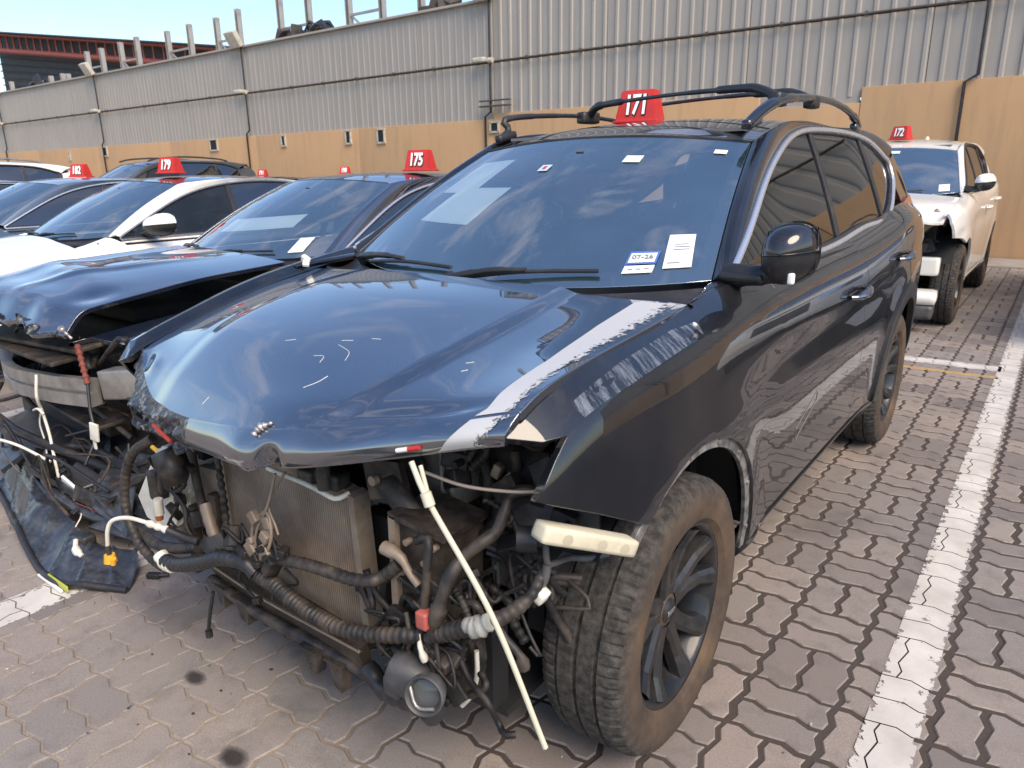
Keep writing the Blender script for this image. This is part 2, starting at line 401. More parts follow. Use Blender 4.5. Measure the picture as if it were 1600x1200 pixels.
# ================================================================== ground
U0 = .232/2
def m_paver():
    m, nt, b = base_mat('paver'); v = geo_pos(nt)
    oi = nt.nodes.new('ShaderNodeObjectInfo'); at = nt.nodes.new('ShaderNodeAttribute'); at.attribute_name = 'shade'
    n1 = noise(nt, .55, 5, .6, v); n2 = noise(nt, 9, 6, .65, v); n3 = noise(nt, 240, 3, .7, v)
    c = mixc(nt, ramp(nt, n1.outputs['Fac'], [(.38, (0, 0, 0)), (.66, (1, 1, 1))]).outputs[0], (.285, .238, .205), (.258, .238, .218))
    rnd = nt.nodes.new('ShaderNodeTexWhiteNoise'); rnd.noise_dimensions = '3D'
    # one random tone per stone from its lattice cell
    sn = nt.nodes.new('ShaderNodeVectorMath'); sn.operation = 'SNAP'; sn.inputs[1].default_value = (.232, .232, 10)
    of = nt.nodes.new('ShaderNodeVectorMath'); of.operation = 'ADD'; of.inputs[1].default_value = (1.93+23.2, -.75+23.2, 5); nt.links.new(v, of.inputs[0]); nt.links.new(of.outputs[0], sn.inputs[0])
    nt.links.new(sn.outputs[0], rnd.inputs[0])
    c = mixc(nt, 1.0, c, ramp(nt, rnd.outputs['Value'], [(0, (.72, .72, .74)), (.5, (1, 1, 1)), (1, (1.2, 1.15, 1.1))]).outputs[0], 'MULTIPLY')
    c = mixc(nt, ramp(nt, n2.outputs['Fac'], [(.5, (0, 0, 0)), (.78, (.55, .55, .55))]).outputs[0], c, (.10, .088, .08))
    # old oil and tyre stains
    n4 = noise(nt, 1.3, 5, .55, v, .4); n5 = noise(nt, 30, 4, .7, v)
    st = math_(nt, 'MULTIPLY', ramp(nt, n4.outputs['Fac'], [(.565, (0, 0, 0)), (.67, (1, 1, 1))]).outputs[0], math_(nt, 'MULTIPLY_ADD', n5.outputs['Fac'], .9, .1), None, True)
    c = mixc(nt, st, c, (.055, .056, .06))
    c = mixc(nt, ramp(nt, n3.outputs['Fac'], [(.34, (.5, .5, .5)), (.62, (0, 0, 0))]).outputs[0], c, (.12, .10, .085))
    nt.links.new(c, b.inputs['Base Color']); b.inputs['Specular IOR Level'].default_value = .35
    nt.links.new(math_(nt, 'MULTIPLY_ADD', n2.outputs['Fac'], .3, .55, True), b.inputs['Roughness'])
    h = math_(nt, 'MULTIPLY_ADD', n3.outputs['Fac'], .5, n2.outputs['Fac']); bump(nt, b, h, .35, .003); return m
MP = m_paver()
def edge_pts(a, b):
    """one lattice edge of a paver: flat, jog, flat"""
    a = np.array(a); b = np.array(b); d = b-a; n = np.array([-d[1], d[0]])
    if d[0]+d[1] < 0: n = -n; rev = True
    else: rev = False
    A = .068; prof = [(0, 0), (.33, A), (.67, -A)]
    if abs(d[1]) > abs(d[0]): n = -n
    if rev: prof = [(0, 0), (.33, -A), (.67, A)]
    return [a+d*s_+n*o for s_, o in prof]
def stone_outline(horizontal):
    w_, h_ = (2, 1) if horizontal else (1, 2)
    c = [(i, 0) for i in range(w_)]+[(w_, j) for j in range(h_)]+[(w_-i, h_) for i in range(w_)]+[(0, h_-j) for j in range(h_)]
    c.append((0, 0)); out = []
    for i in range(len(c)-1): out += edge_pts(np.array(c[i], float), np.array(c[i+1], float))
    return np.array(out)*U0
def shrink(P, d):
    T1 = P-np.roll(P, 1, 0); T2 = np.roll(P, -1, 0)-P
    n1 = np.stack([-T1[:, 1], T1[:, 0]], 1); n1 /= np.linalg.norm(n1, axis=1)[:, None]; n2 = np.stack([-T2[:, 1], T2[:, 0]], 1); n2 /= np.linalg.norm(n2, axis=1)[:, None]
    m_ = n1+n2; m_ /= np.linalg.norm(m_, axis=1)[:, None]; k = np.clip((m_*n1).sum(1), .5, 1)
    return P+m_*(d/k)[:, None]
def stone_geo(P0, j):
    A = shrink(P0, j); B = shrink(P0, j+.0035); n = len(P0)
    V = np.vstack([np.c_[B, np.zeros(n)], np.c_[A, np.full(n, -.0035)], np.c_[A, np.full(n, -.018)]])
    F = [list(range(n))]+[(i, n+i, n+(i+1) % n, (i+1) % n) for i in range(n)]+[(n+i, 2*n+i, 2*n+(i+1) % n, n+(i+1) % n) for i in range(n)]
    return V, F
OUT = {True: stone_outline(True), False: stone_outline(False)}
rs = np.random.RandomState(3)
NX0, NX1, NY0, NY1 = -58, 13, -5, 56
stones = []
for i in range(NX0, NX1):
    for j in range(NY0, NY1):
        hor = (i+j) % 2 == 0; x = -2.394+.232*i+.232*0; y = .75+.232*j
        for k in range(2): stones.append((x+(0 if hor else k*U0), y+(k*U0 if hor else 0), hor))
# rank by size in the photograph
Rm = np.array(M.to_3x3().inverted()); S = np.array([(a+.116, b_+.116, 0) for a, b_, h_ in stones])
Q = (S-np.array([0, 0, 1.462]))@Rm.T; dep = -Q[:, 2]; uu = 512+724.7*Q[:, 0]/np.maximum(dep, .01); vv = 384-724.7*Q[:, 1]/np.maximum(dep, .01)
vis = (dep > .1) & (uu > -40) & (uu < 1064) & (vv > -40) & (vv < 808)
# stones hidden below the parked cars are not among the nearest seen ones
hid = (S[:, 0] > -2.3) & (S[:, 0] < -.85) & (S[:, 1] > 1.35)
order = [i for i in np.argsort(dep) if vis[i] and not hid[i]]
near = set(order[:300])
keep = [i for i in range(len(stones)) if dep[i] > -3 or abs(S[i, 0]) < 3]
meshes = {}
for hor in (True, False):
    for v_ in range(4):
        V, F = stone_geo(OUT[hor], .0017+.0024*v_+.0006*(v_ > 2)); meshes[hor, v_] = mesh_from('paver', V, F, MP)
ground_V, ground_F = [], []
P_ground = None
g = MB(); g.box((-8, 8, -.06), (120, 90, .08))
def m_sand():
    m, nt, b = base_mat('joint_sand'); v = geo_pos(nt); n = noise(nt, 1.1, 4, .6, v); n2 = noise(nt, 60, 5, .7, v)
    sx = nt.nodes.new('ShaderNodeSeparateXYZ'); nt.links.new(v, sx.inputs[0]); n = math_(nt, 'ADD', n.outputs['Fac'], math_(nt, 'MULTIPLY', math_(nt, 'ADD', sx.outputs['X'], 1.1), -.35))
    c = mixc(nt, ramp(nt, n, [(.42, (0, 0, 0)), (.62, (1, 1, 1))]).outputs[0], (.060, .045, .036), (.36, .29, .215))
    c = mixc(nt, math_(nt, 'MULTIPLY', n2.outputs['Fac'], .6), c, (.06, .05, .042)); nt.links.new(c, b.inputs['Base Color']); b.inputs['Roughness'].default_value = .95
    bump(nt, b, n2.outputs['Fac'], .6, .006); return m
yard = struct('yard_ground', None)
bm_ = MB()
# sand bed just under the stone faces (a sheet reaching past the buildings)
xs = np.linspace(-120, 60, 2); 
me = mesh_from('yard_ground', [(-140, -25, -.0042), (60, -25, -.0042), (60, 160, -.0042), (-140, 160, -.0042), (-140, -25, -.3), (60, -25, -.3), (60, 160, -.3), (-140, 160, -.3)], [(0, 1, 2, 3), (4, 7, 6, 5), (0, 4, 5, 1), (1, 5, 6, 2), (2, 6, 7, 3), (3, 7, 4, 0)], m_sand())
bpy.data.objects.remove(yard); yard = struct('yard_ground', me)
restV, restF = [], []; off = 0
tmpl = {k: (np.array([v.co[:] for v in m_.vertices]), [tuple(p.vertices) for p in m_.polygons]) for k, m_ in meshes.items()}
for i in keep:
    x, y, hor = stones[i]; wd_ = 1/(1+math.exp(-(x+1.35)*3.2)); v_ = min(3, int(rs.uniform(0, 1.2)+wd_*2.9)); dz = rs.uniform(-.0012, .0012); tx, ty = rs.uniform(-.006, .006, 2)
    x += rs.uniform(-.0012, .0012); y += rs.uniform(-.0012, .0012)
    if i in near:
        o = put('paver', meshes[hor, v_], yard, loc=(x, y, dz), rot=(tx, ty, 0))
    else:
        V, F = tmpl[hor, v_]; W = V+np.array([x, y, dz]); W[:, 2] += (V[:, 1]*tx-V[:, 0]*ty); restV.append(W); restF += [tuple(a+off for a in f) for f in F]; off += len(V)
o = put('paver_field', mesh_from('paver_field', np.vstack(restV), restF, MP), yard); o['kind'] = 'stuff'
# ---- painted lines, laid on each stone so that the joints stay open
def m_line():
    m, nt, b = base_mat('line_paint'); v = geo_pos(nt); n = noise(nt, 22, 7, .7, v); n2 = noise(nt, 5, 5, .6, v); n3 = noise(nt, 200, 3, .6, v)
    c = mixc(nt, ramp(nt, n2.outputs['Fac'], [(.3, (0, 0, 0)), (.7, (1, 1, 1))]).outputs[0], (.62, .585, .53), (.44, .405, .36)); nt.links.new(c, b.inputs['Base Color']); b.inputs['Roughness'].default_value = .75
    uvx = nt.nodes.new('ShaderNodeAttribute'); uvx.attribute_name = 'edge'
    k = math_(nt, 'ADD', n.outputs['Fac'], math_(nt, 'MULTIPLY', uvx.outputs['Fac'], .17))
    k = math_(nt, 'MULTIPLY_ADD', n2.outputs['Fac'], .16, k)
    a = ramp(nt, k, [(.565, (0, 0, 0)), (.60, (1, 1, 1))]); nt.links.new(a.outputs[0], b.inputs['Alpha']); bump(nt, b, n3.outputs['Fac'], .3, .002); return m
def clip_poly(P, ax, val, keep_less):
    out = []; n = len(P)
    for i in range(n):
        a, b = P[i], P[(i+1) % n]; ia = (a[ax] <= val) == keep_less; ib = (b[ax] <= val) == keep_less
        if ia: out.append(a)
        if ia != ib: t = (val-a[ax])/(b[ax]-a[ax]); out.append(a+(b-a)*t)
    return np.array(out) if out else np.zeros((0, 2))
def line(x0, x1, y0, y1, mat, name='painted_line', z=.0022, ax=0):
    V, F, E = [], [], []
    c = .5*((x0+x1) if ax == 0 else (y0+y1)); hw = .5*((x1-x0) if ax == 0 else (y1-y0))
    for i in keep:
        x, y, hor = stones[i]
        if x > x1+.05 or x+.28 < x0 or y > y1+.05 or y+.28 < y0: continue
        P = shrink(OUT[hor], .0022)+np.array([x, y])
        for a_, v_, k_ in ((0, x0, False), (0, x1, True), (1, y0, False), (1, y1, True)):
            if len(P): P = clip_poly(P, a_, v_, k_)
        if len(P) < 3: continue
        # split so that the wear can follow the edge of the line
        m_ = 4; lo_, hi_ = (x0, x1) if ax == 0 else (y0, y1)
        for q in range(m_):
            a0_, a1_ = lo_+(hi_-lo_)*q/m_, lo_+(hi_-lo_)*(q+1)/m_
            R_ = clip_poly(clip_poly(P, ax, a0_, False), ax, a1_, True) if len(P) else P
            if len(R_) < 3: continue
            b_ = len(V); V += [(p[0], p[1], z) for p in R_]; F.append(list(range(b_, b_+len(R_)))); E += [1-abs(p[ax]-c)/hw for p in R_]
    me = bpy.data.meshes.new(name); me.from_pydata(V, [], F); me.materials.append(mat)
    at = me.attributes.new('edge', 'FLOAT', 'POINT'); at.data.foreach_set('value', [min(1, e*3) for e in E])
    return struct(name, me)
ML = m_line()
line(-.228, -.095, .6, 12.6, ML); line(-2.87, -2.69, -.3, 6.2, ML); line(-5.4, -5.26, -.3, 6.2, ML); line(-8.0, -7.86, -.3, 6.2, ML)
line(-14, -.205, 6.28, 6.46, ML, ax=1)
MY = M_('yellow_paint', (.55, .33, .10), .8, col2=(.38, .26, .13), nscale=20, lo=.35, hi=.6)
line(-14, -.205, 6.05, 6.12, MY, 'yellow_line', ax=1)
# pale concrete strip at the foot of the wall
mc = M_('concrete_strip', (.30, .27, .24), .85, col2=(.22, .19, .165), nscale=2.5, lo=.35, hi=.7, bstr=.3)
g = MB(); 
for k in range(70): g.bbox((-42.5+k*.75, 13.72, -.03), (.742, 1.2, .10), .008)
o = struct('concrete_strip', g.mesh('concrete_strip', mc))

# ================================================================== wall
WY = 14.34
def m_tan():
    m, nt, b = base_mat('tan_render'); v = geo_pos(nt); n = noise(nt, .7, 6, .6, v); n2 = noise(nt, 40, 5, .6, v)
    mp = nt.nodes.new('ShaderNodeMapping'); mp.inputs['Scale'].default_value = (6, 6, .6); nt.links.new(v, mp.inputs[0]); n3 = noise(nt, 1.2, 6, .6, mp.outputs[0])
    c = mixc(nt, ramp(nt, n.outputs['Fac'], [(.3, (0, 0, 0)), (.7, (1, 1, 1))]).outputs[0], (.50, .315, .165), (.46, .285, .15))
    c = mixc(nt, ramp(nt, n3.outputs['Fac'], [(.52, (0, 0, 0)), (.78, (.4, .4, .4))]).outputs[0], c, (.27, .175, .105)); nt.links.new(c, b.inputs['Base Color']); b.inputs['Roughness'].default_value = .9
    bump(nt, b, n2.outputs['Fac'], .2, .004); return m
def m_clad():
    m, nt, b = base_mat('cladding'); v = geo_pos(nt)
    mp = nt.nodes.new('ShaderNodeMapping'); mp.inputs['Scale'].default_value = (5, 5, .35); nt.links.new(v, mp.inputs[0]); n = noise(nt, 1.4, 8, .65, mp.outputs[0]); n2 = noise(nt, .35, 4, .6, v)
    c = mixc(nt, ramp(nt, n.outputs['Fac'], [(.38, (0, 0, 0)), (.68, (1, 1, 1))]).outputs[0], (.36, .33, .29), (.31, .28, .24))
    c = mixc(nt, ramp(nt, n2.outputs['Fac'], [(.4, (0, 0, 0)), (.7, (.5, .5, .5))]).outputs[0], c, (.31, .285, .27)); nt.links.new(c, b.inputs['Base Color']); b.inputs['Roughness'].default_value = .55; b.inputs['Metallic'].default_value = .1
    return m
MT, MC = m_tan(), m_clad(); MBK0 = M_('sheet_backing', (.03, .028, .026), .8); MDK = M_('dark_opening', (.012, .012, .012), .8)
XW0, XW1 = -42., 14.
wall = thing('boundary_wall', 'tall boundary wall of ribbed grey cladding above tan rendered blockwork', 'wall', (0, WY, 0))
tanseg = [XW0, -36.5, -31, -25.6, -20.6, -15.9, -11.2, -4.9, -3.15, 1.9, 7, XW1]
tops = [2.68, 2.68, 2.68, 2.68, 2.69, 2.75, 2.80, 2.86, 2.86, 2.80, 2.8]
for k in range(len(tops)):
    a, b_ = tanseg[k], tanseg[k+1]; g = MB(); h_ = 2.80 if k >= 6 else 2.70
    if k == 7: h_ = 2.55
    if k == 6: h_ = 2.82
    g.bbox(((a+b_)/2, .15, h_/2), (b_-a-.012, .30, h_), .006); g.build('render_panel', MT, wall)
g = MB(); g.box(((XW0+XW1)/2, .2, 1.3), (XW1-XW0, .18, 2.6)); g.build('blockwork', MT, wall)
g = MB(); g.box((-4.05, .08, 2.62), (1.74, .06, .5)); g.build('infill_panel', MC, wall)
g = MB(); g.box(((XW0+XW1)/2, .13, 3.9), (XW1-XW0, .03, 2.5)); g.box(((XW1-11.1)/2, .13, 6.2), (XW1+11.1, .03, 2.3)); g.build('sheet_backing', MBK0, wall)
# ribbed cladding sheets; each sheet a part of its own
def sheet(x0, x1, z0, z1, pitch, dep_=.035, y=.06):
    n = max(1, int(round((x1-x0)/pitch))); p = (x1-x0)/n; xs_, ys_ = [], []
    for k in range(n):
        a = x0+k*p
        for f, d in ((0, 0), (.62, 0), (.70, -dep_), (.88, -dep_), (.96, 0)): xs_.append(a+f*p); ys_.append(y+d)
    xs_.append(x1); ys_.append(y); m_ = len(xs_)
    V = [(xs_[i], ys_[i], z0) for i in range(m_)]+[(xs_[i], ys_[i], z1) for i in range(m_)]
    V += [(x, yy+.03, z) for x, yy, z in V]
    F = [(i, i+1, m_+i+1, m_+i) for i in range(m_-1)]+[(2*m_+i+1, 2*m_+i, 3*m_+i, 3*m_+i+1) for i in range(m_-1)]
    F += [(0, m_, 3*m_, 2*m_), (m_-1, 3*m_-1, 4*m_-1, 2*m_-1)]+[(m_+i, m_+i+1, 3*m_+i+1, 3*m_+i) for i in range(m_-1)]+[(i+1, i, 2*m_+i, 2*m_+i+1) for i in range(m_-1)]
    return mesh_from('cladding_sheet', V, F, MC)
sheetx = [XW0, -39.4, -35.9, -32.6, -30.1, -27.3, -24.1, -20.75, -17.8, -15.95, -13.6, -11.2, -8.2, -5.2, -2.2, .8, 3.8, 6.8, 9.8, XW1]
for k in range(len(sheetx)-1):
    a, b_ = sheetx[k], sheetx[k+1]; near_ = a > -11.5
    top = 5.24 if a < -11.3 else 7.4
    put('cladding_sheet', sheet(a+.006, b_-.006, 2.66 if a > -11.5 else 2.6, 3.93, .28 if near_ else .22, .026 if near_ else .012), wall)
    put('cladding_sheet', sheet(a+.006, b_-.006, 3.97, top, .28 if near_ else .22, .026 if near_ else .012, y=.052), wall)
g = MB(); g.bbox(((XW0-11.2)/2, .05, 5.26), (-11.2-XW0, .2, .06), .01); g.build('coping', MC, wall)
g = MB(); g.bbox(((XW1-11.2)/2, .05, 7.42), (XW1+11.2, .2, .06), .01); g.build('coping', MC, wall)
g = MB(); g.box((-11.19, .16, 6.3), (.05, .2, 2.2)); g.build('corner_flashing', MC, wall)
mrust = M_('rusty_conduit', (.055, .045, .04), .8, col2=(.10, .085, .075), nscale=8)
MBK = M_('black_plastic', (.018, .018, .02), .45, col2=(.05, .045, .04), nscale=9, lo=.5, hi=.75)
g = MB(); g.tube([(XW0+.2, -.04, 3.95), (XW1-.2, -.04, 3.95)], .022, 8, seg=2, spl=False)
for k in range(40): g.box((XW0+1+k*1.4, -.02, 3.95), (.05, .06, .08))
g.build('conduit', mrust, wall)
mcam = M_('cream_metal', (.55, .52, .44), .5, col2=(.35, .31, .25), nscale=10)
for k, x in enumerate((-39.6, -30.25, -20.75, -11.18, -1.4, 8.0)):
    g = MB(); zt = 5.24 if x < -11.5 else 7.3
    g.tube([(x-.05, -.05, zt), (x-.05, -.05, 3.2), (x-.05, -.05, 2.86), (x-.22, -.05, 2.76), (x-.22, -.05, .3)], .026, 8, seg=5, spl=False); g.build('drain_pipe', MBK, wall)
    if x < -1.5:
        g = MB(); g.bbox((x-.3, -.12, 4.0), (.34, .14, .11), .03); g.cyl((x-.05, -.1, 3.97), (x+.07, -.1, 3.97), .06); g.box((x-.1, -.04, 3.98), (.3, .06, .05)); g.build('camera_bracket', mcam, wall)
    if k < 4 and k > 0:
        fl = thing('floodlight', ('square cream floodlight on the coping left of the red truss', 'square cream floodlight on the wall coping above the grey SUV', 'square cream floodlight on the coping at the top of the tall cladding')[k-1], 'floodlight', (x-.15, WY-.1, 5.35), group='floodlights on the wall coping')
        g = MB(); g.bbox((0, -.1, .1), (.5, .16, .46), .02, rot=(.5, 0, 0)); g.build('housing', mcam, fl)
        g = MB(); g.box((0, .05, 0), (.1, .3, .06)); g.build('bracket', mrust, fl)
# vents in the render
for x, z, w_, h_ in ((-30.4, 2.5, .34, .34), (-22.9, 2.5, .42, .34), (-19.2, 2.5, .18, .3), (-16.3, 2.49, .2, .34), (-15.0, 2.47, .26, .34), (-33.5, 2.4, .12, .3), (-11.15, 2.52, .24, .22)):
    g = MB(); g.box((x, -.008, z), (w_, .03, h_)); vo = g.build('vent_opening', MDK, wall)
    g = MB()
    for sx_, sz_, a, b_ in ((0, h_/2, w_+.06, .04), (0, -h_/2, w_+.06, .04), (w_/2, 0, .04, h_), (-w_/2, 0, .04, h_)): g.box((x+sx_, -.02, z+sz_), (a, .05, b_))
    g.build('vent_frame', mcam, vo)
g = MB(); g.bbox((-11.05, -.12, 2.98), (.9, .1, .035), .01); g.bbox((-11.05, -.12, 3.1), (.9, .08, .03), .01); g.build('steel_shelf', mrust, wall)
# steel posts above the coping
mst = M_('galvanised_steel', (.42, .40, .37), .5, .5, col2=(.30, .27, .24), nscale=6)
pp = [(-39.5, .6), (-36.9, .45), (-36.4, .4), (-35.4, .5), (-34.3, .5), (-33.8, .45), (-31.9, 1.1), (-30.7, 1.1), (-29.2, 1.15), (-28.0, 1.2), (-25.9, 1.15), (-24.5, 1.2), (-22.9, 1.2), (-21.7, 1.3), (-19.6, 1.8), (-18.3, 1.8), (-16.6, 1.75), (-15.3, 1.7), (-13.9, 1.3), (-12.9, .5)]
ORD = ['first', 'second', 'third', 'fourth', 'fifth', 'sixth', 'seventh', 'eighth', 'ninth', 'tenth', 'eleventh', 'twelfth', 'thirteenth', 'fourteenth', 'fifteenth', 'sixteenth', 'seventeenth', 'eighteenth', 'nineteenth', 'twentieth']
for i, (x, h_) in enumerate(pp):
    p = thing('steel_post', ORD[i]+' galvanised steel post from the left standing above the wall coping', 'post', (x, WY+.6, 4.9), group='steel posts above the wall coping')
    g = MB(); g.box((-.06, 0, h_/2+.15), (.02, .16, h_+.3)); g.box((.06, 0, h_/2+.15), (.02, .16, h_+.3)); g.box((0, .07, h_/2+.15), (.10, .02, h_+.3)); g.build('channel', mst, p)
    if i in (6, 8, 10, 12, 14, 16):
        d = pp[i+1][0]-x; g = MB(); g.box((d/2, 0, .78), (d-.14, .06, .06)); g.tube([(.1, 0, .75), (d*.5, 0, .35)], .03, 6, seg=2, spl=False); g.build('cross_brace', mst, p)
# heap of scrap on the roof behind the coping
for k, x in enumerate((-36.4, -18.9, -17.9, -13.4, -8.9)):
    g = MB(); rr = random.Random(k)
    for q in range(9):
        a = rr.uniform(-.6, .6); g.bbox((a, rr.uniform(-.2, .2), rr.uniform(.1, .45)), (rr.uniform(.1, .5), .1, rr.uniform(.1, .4)), .02, rot=(rr.uniform(0, 3), rr.uniform(0, 3), 0))
    o = g.build('scrap_heap', mrust if k % 2 else MBK); o.location = (x, WY+.5, 5.15); tag(o, ORD[k]+' small heap of scrap metal from the left behind the wall coping', 'scrap', 'scrap heaps behind the coping')
# red steel truss and dark shed roof, far left behind the wall
mred = M_('red_oxide_steel', (.30, .075, .05), .6, col2=(.20, .05, .04), nscale=5); mshed = M_('shed_sheet', (.028, .03, .036), .7, col2=(.05, .05, .055), nscale=2)
shed = thing('steel_shed', 'large open shed with dark roof sheets and red steel lattice truss behind the wall', 'shed', (0, 30, 0))
A0, A1 = Vector((-84, 0, 14.75)), Vector((-44.5, 0, 9.35)); B0, B1 = Vector((-84, 0, 13.35)), Vector((-51.0, 0, 9.1))
g = MB(); g.box((0, 0, 0), (1, 1, 1)); g.V = []; g.F = []; g.SM = []
def beam(g, a, b, w_, h_): g.tube([tuple(a), tuple(b)], w_, 4, seg=2, spl=False)
g = MB(); beam(g, A0, A1, .17, .2); g.build('top_chord', mred, shed)
g = MB(); beam(g, B0, B1, .24, .3); g.build('bottom_chord', mred, shed)
for k in range(26):
    f = k/25; a = A0.lerp(A1, f*.86); zb = B0.z+(B1.z-B0.z)*((a.x-B0.x)/(B1.x-B0.x)); g = MB(); beam(g, a, (a.x, 0, zb), .09, .1); g.build('web_member', mred, shed)
g = MB(); g.prism([(A0.x, 14.95), (A1.x, 9.52), (A1.x, 9.42), (A0.x, 14.85)], -.6, 26, 'y'); g.build('roof_sheet', mshed, shed)
g = MB(); g.prism([(A0.x, 14.8), (A1.x, 9.4), (A1.x-1, 4.0), (A0.x, 4.0)], 1.2, 1.5, 'y'); g.build('shed_wall', mshed, shed)
g = MB()
for k in range(14):
    g.tube([(-84, 1.05, 12.8-k*.62), (-50, 1.05, 8.4-k*.30)], .05, 4, seg=2, spl=False)
g.build('purlin', mshed, shed)
# ================================================================== car builder
def M_tyre():
    if 'tyre' in MATS: return MATS['tyre']
    m, nt, b = base_mat('tyre'); v = coords(nt)
    n = noise(nt, 7, 7, .65, v); n2 = noise(nt, 45, 5, .7, v)
    sx = nt.nodes.new('ShaderNodeSeparateXYZ'); nt.links.new(v, sx.inputs[0])
    r = math_(nt, 'SQRT', math_(nt, 'ADD', math_(nt, 'POWER', sx.outputs['Y'], 2), math_(nt, 'POWER', sx.outputs['Z'], 2)))
    side = math_(nt, 'MULTIPLY', math_(nt, 'SUBTRACT', .352, r), 22, None, True)      # dusty brown side wall
    c = mixc(nt, ramp(nt, n2.outputs['Fac'], [(.4, (0, 0, 0)), (.75, (1, 1, 1))]).outputs[0], (.026, .025, .024), (.10, .09, .078))
    cs = mixc(nt, ramp(nt, n.outputs['Fac'], [(.32, (0, 0, 0)), (.72, (1, 1, 1))]).outputs[0], (.036, .030, .026), (.12, .078, .048))
    c = mixc(nt, side, c, cs); nt.links.new(c, b.inputs['Base Color']); b.inputs['Roughness'].default_value = .85; b.inputs['Specular IOR Level'].default_value = .3
    bump(nt, b, n2.outputs['Fac'], .4, .003); MATS['tyre'] = m; return m
MTY = M_tyre()
MRIM = M_('black_rim', (.011, .012, .014), .42, .2, col2=(.05, .044, .038), nscale=9, lo=.45, hi=.78, coat=.25)
MRIMS = M_('silver_rim', (.42, .42, .43), .35, .9, col2=(.2, .18, .16), nscale=9)
MTRIM = M_('bright_trim', (.82, .82, .83), .28, .85, rvar=.04)
MCH = M_('chrome', (.75, .75, .75), .12, 1.0, rvar=.04)
MDIRT = M_('dirty_black', (.014, .013, .013), .55, col2=(.11, .085, .065), nscale=14, lo=.42, hi=.78, bstr=.4, bscale=50)
MDIRT2 = M_('dirty_brown', (.028, .023, .019), .7, .3, col2=(.12, .088, .062), nscale=12, lo=.38, hi=.75, bstr=.5, bscale=50)
MGREY = M_('grey_plastic', (.040, .043, .049), .5, col2=(.11, .105, .10), nscale=11)
MWHT = M_('white_plastic', (.70, .67, .58), .5, col2=(.45, .40, .31), nscale=14, lo=.45, hi=.8, bstr=.2)
MINT = M_('cabin_black', (.011, .011, .012), .8, col2=(.022, .022, .023), nscale=6)
MSEAT = M_('seat_cloth', (.03, .029, .028), .9, col2=(.05, .048, .045), nscale=20)
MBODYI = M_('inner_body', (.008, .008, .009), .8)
MALU = M_('dull_aluminium', (.46, .44, .42), .45, .75, col2=(.26, .23, .20), nscale=9, lo=.35, hi=.7, bstr=.3)
MSCRAPE = M_('torn_paint', (.022, .024, .030), .35, .1, col2=(.30, .29, .30), nscale=30, lo=.52, hi=.66, bstr=.8, bscale=40, bdist=.01)
MRED = M_('red_plastic', (.60, .022, .018), .5, col2=(.40, .03, .025), nscale=11, coat=.05, lo=.3, hi=.7)
MPAP = M_('paper', (.72, .74, .74), .6)
MWP = M_('white_print', (.85, .85, .82), .6)
MGL = glass('screen_glass', (.85, .92, .93), 1.7, .10, (.20, .42, .52), .44); MGS = glass('side_glass', (.10, .10, .10), 1.75, .01, base=.12); MGC = glass('clear_side_glass', (.42, .46, .46), 1.55, .03)  # teal haze of the screen glass stands in for reflected sky
MLAMP = M_('red_lamp', (.35, .01, .008), .15, coat=1)

def tyre_mesh(R=.363, W=.225, rr=.238, lug=84):
    """tyre with three grooves and notched shoulders, axis along x, outer side +x"""
    h = W/2; seg = lug*4
    prof = [(-h*.80, rr, 0), (-h*.97, rr+.02, 0), (-h*1.04, rr+.055, 0), (-h*1.0, R-.035, 0), (-h*.90, R-.014, 1), (-h*.72, R-.003, 1), (-h*.55, R-.001, 1), (-h*.54, R-.009, 0), (-h*.47, R-.009, 0), (-h*.46, R, 0), (-h*.12, R, 2), (-h*.10, R-.009, 0),
            (-h*.02, R-.009, 0), (0, R, 0), (h*.02, R, 2), (h*.36, R, 2), (h*.38, R-.009, 0), (h*.46, R-.009, 0), (h*.47, R, 0), (h*.55, R-.001, 1), (h*.72, R-.003, 1), (h*.90, R-.014, 1), (h*1.0, R-.035, 0), (h*1.04, rr+.055, 0), (h*.97, rr+.02, 0), (h*.80, rr, 0)]
    t = np.arange(seg)*2*PI/seg; V = []
    for a, r, k in prof:
        q = np.full(seg, r)
        if k == 1: q = q-.0045*((np.arange(seg) % 4) == 0)
        if k == 2: q = q-.0012*((np.arange(seg) % 8) == 3)
        V.append(np.stack([np.full(seg, a), q*np.cos(t), q*np.sin(t)], 1))
    n = seg; F = [(i*n+j, (i+1)*n+j, (i+1)*n+(j+1) % n, i*n+(j+1) % n) for i in range(len(prof)-1) for j in range(n)]
    V = np.vstack(V)
    me = mesh_from('tyre', V, F, MTY, smooth=True)
    bm = bmesh.new(); bm.from_mesh(me); bmesh.ops.recalc_face_normals(bm, faces=bm.faces)
    for e in bm.edges:
        if len(e.link_faces) == 2 and e.calc_face_angle() > .5: e.smooth = False
    bm.to_mesh(me); bm.free(); return me
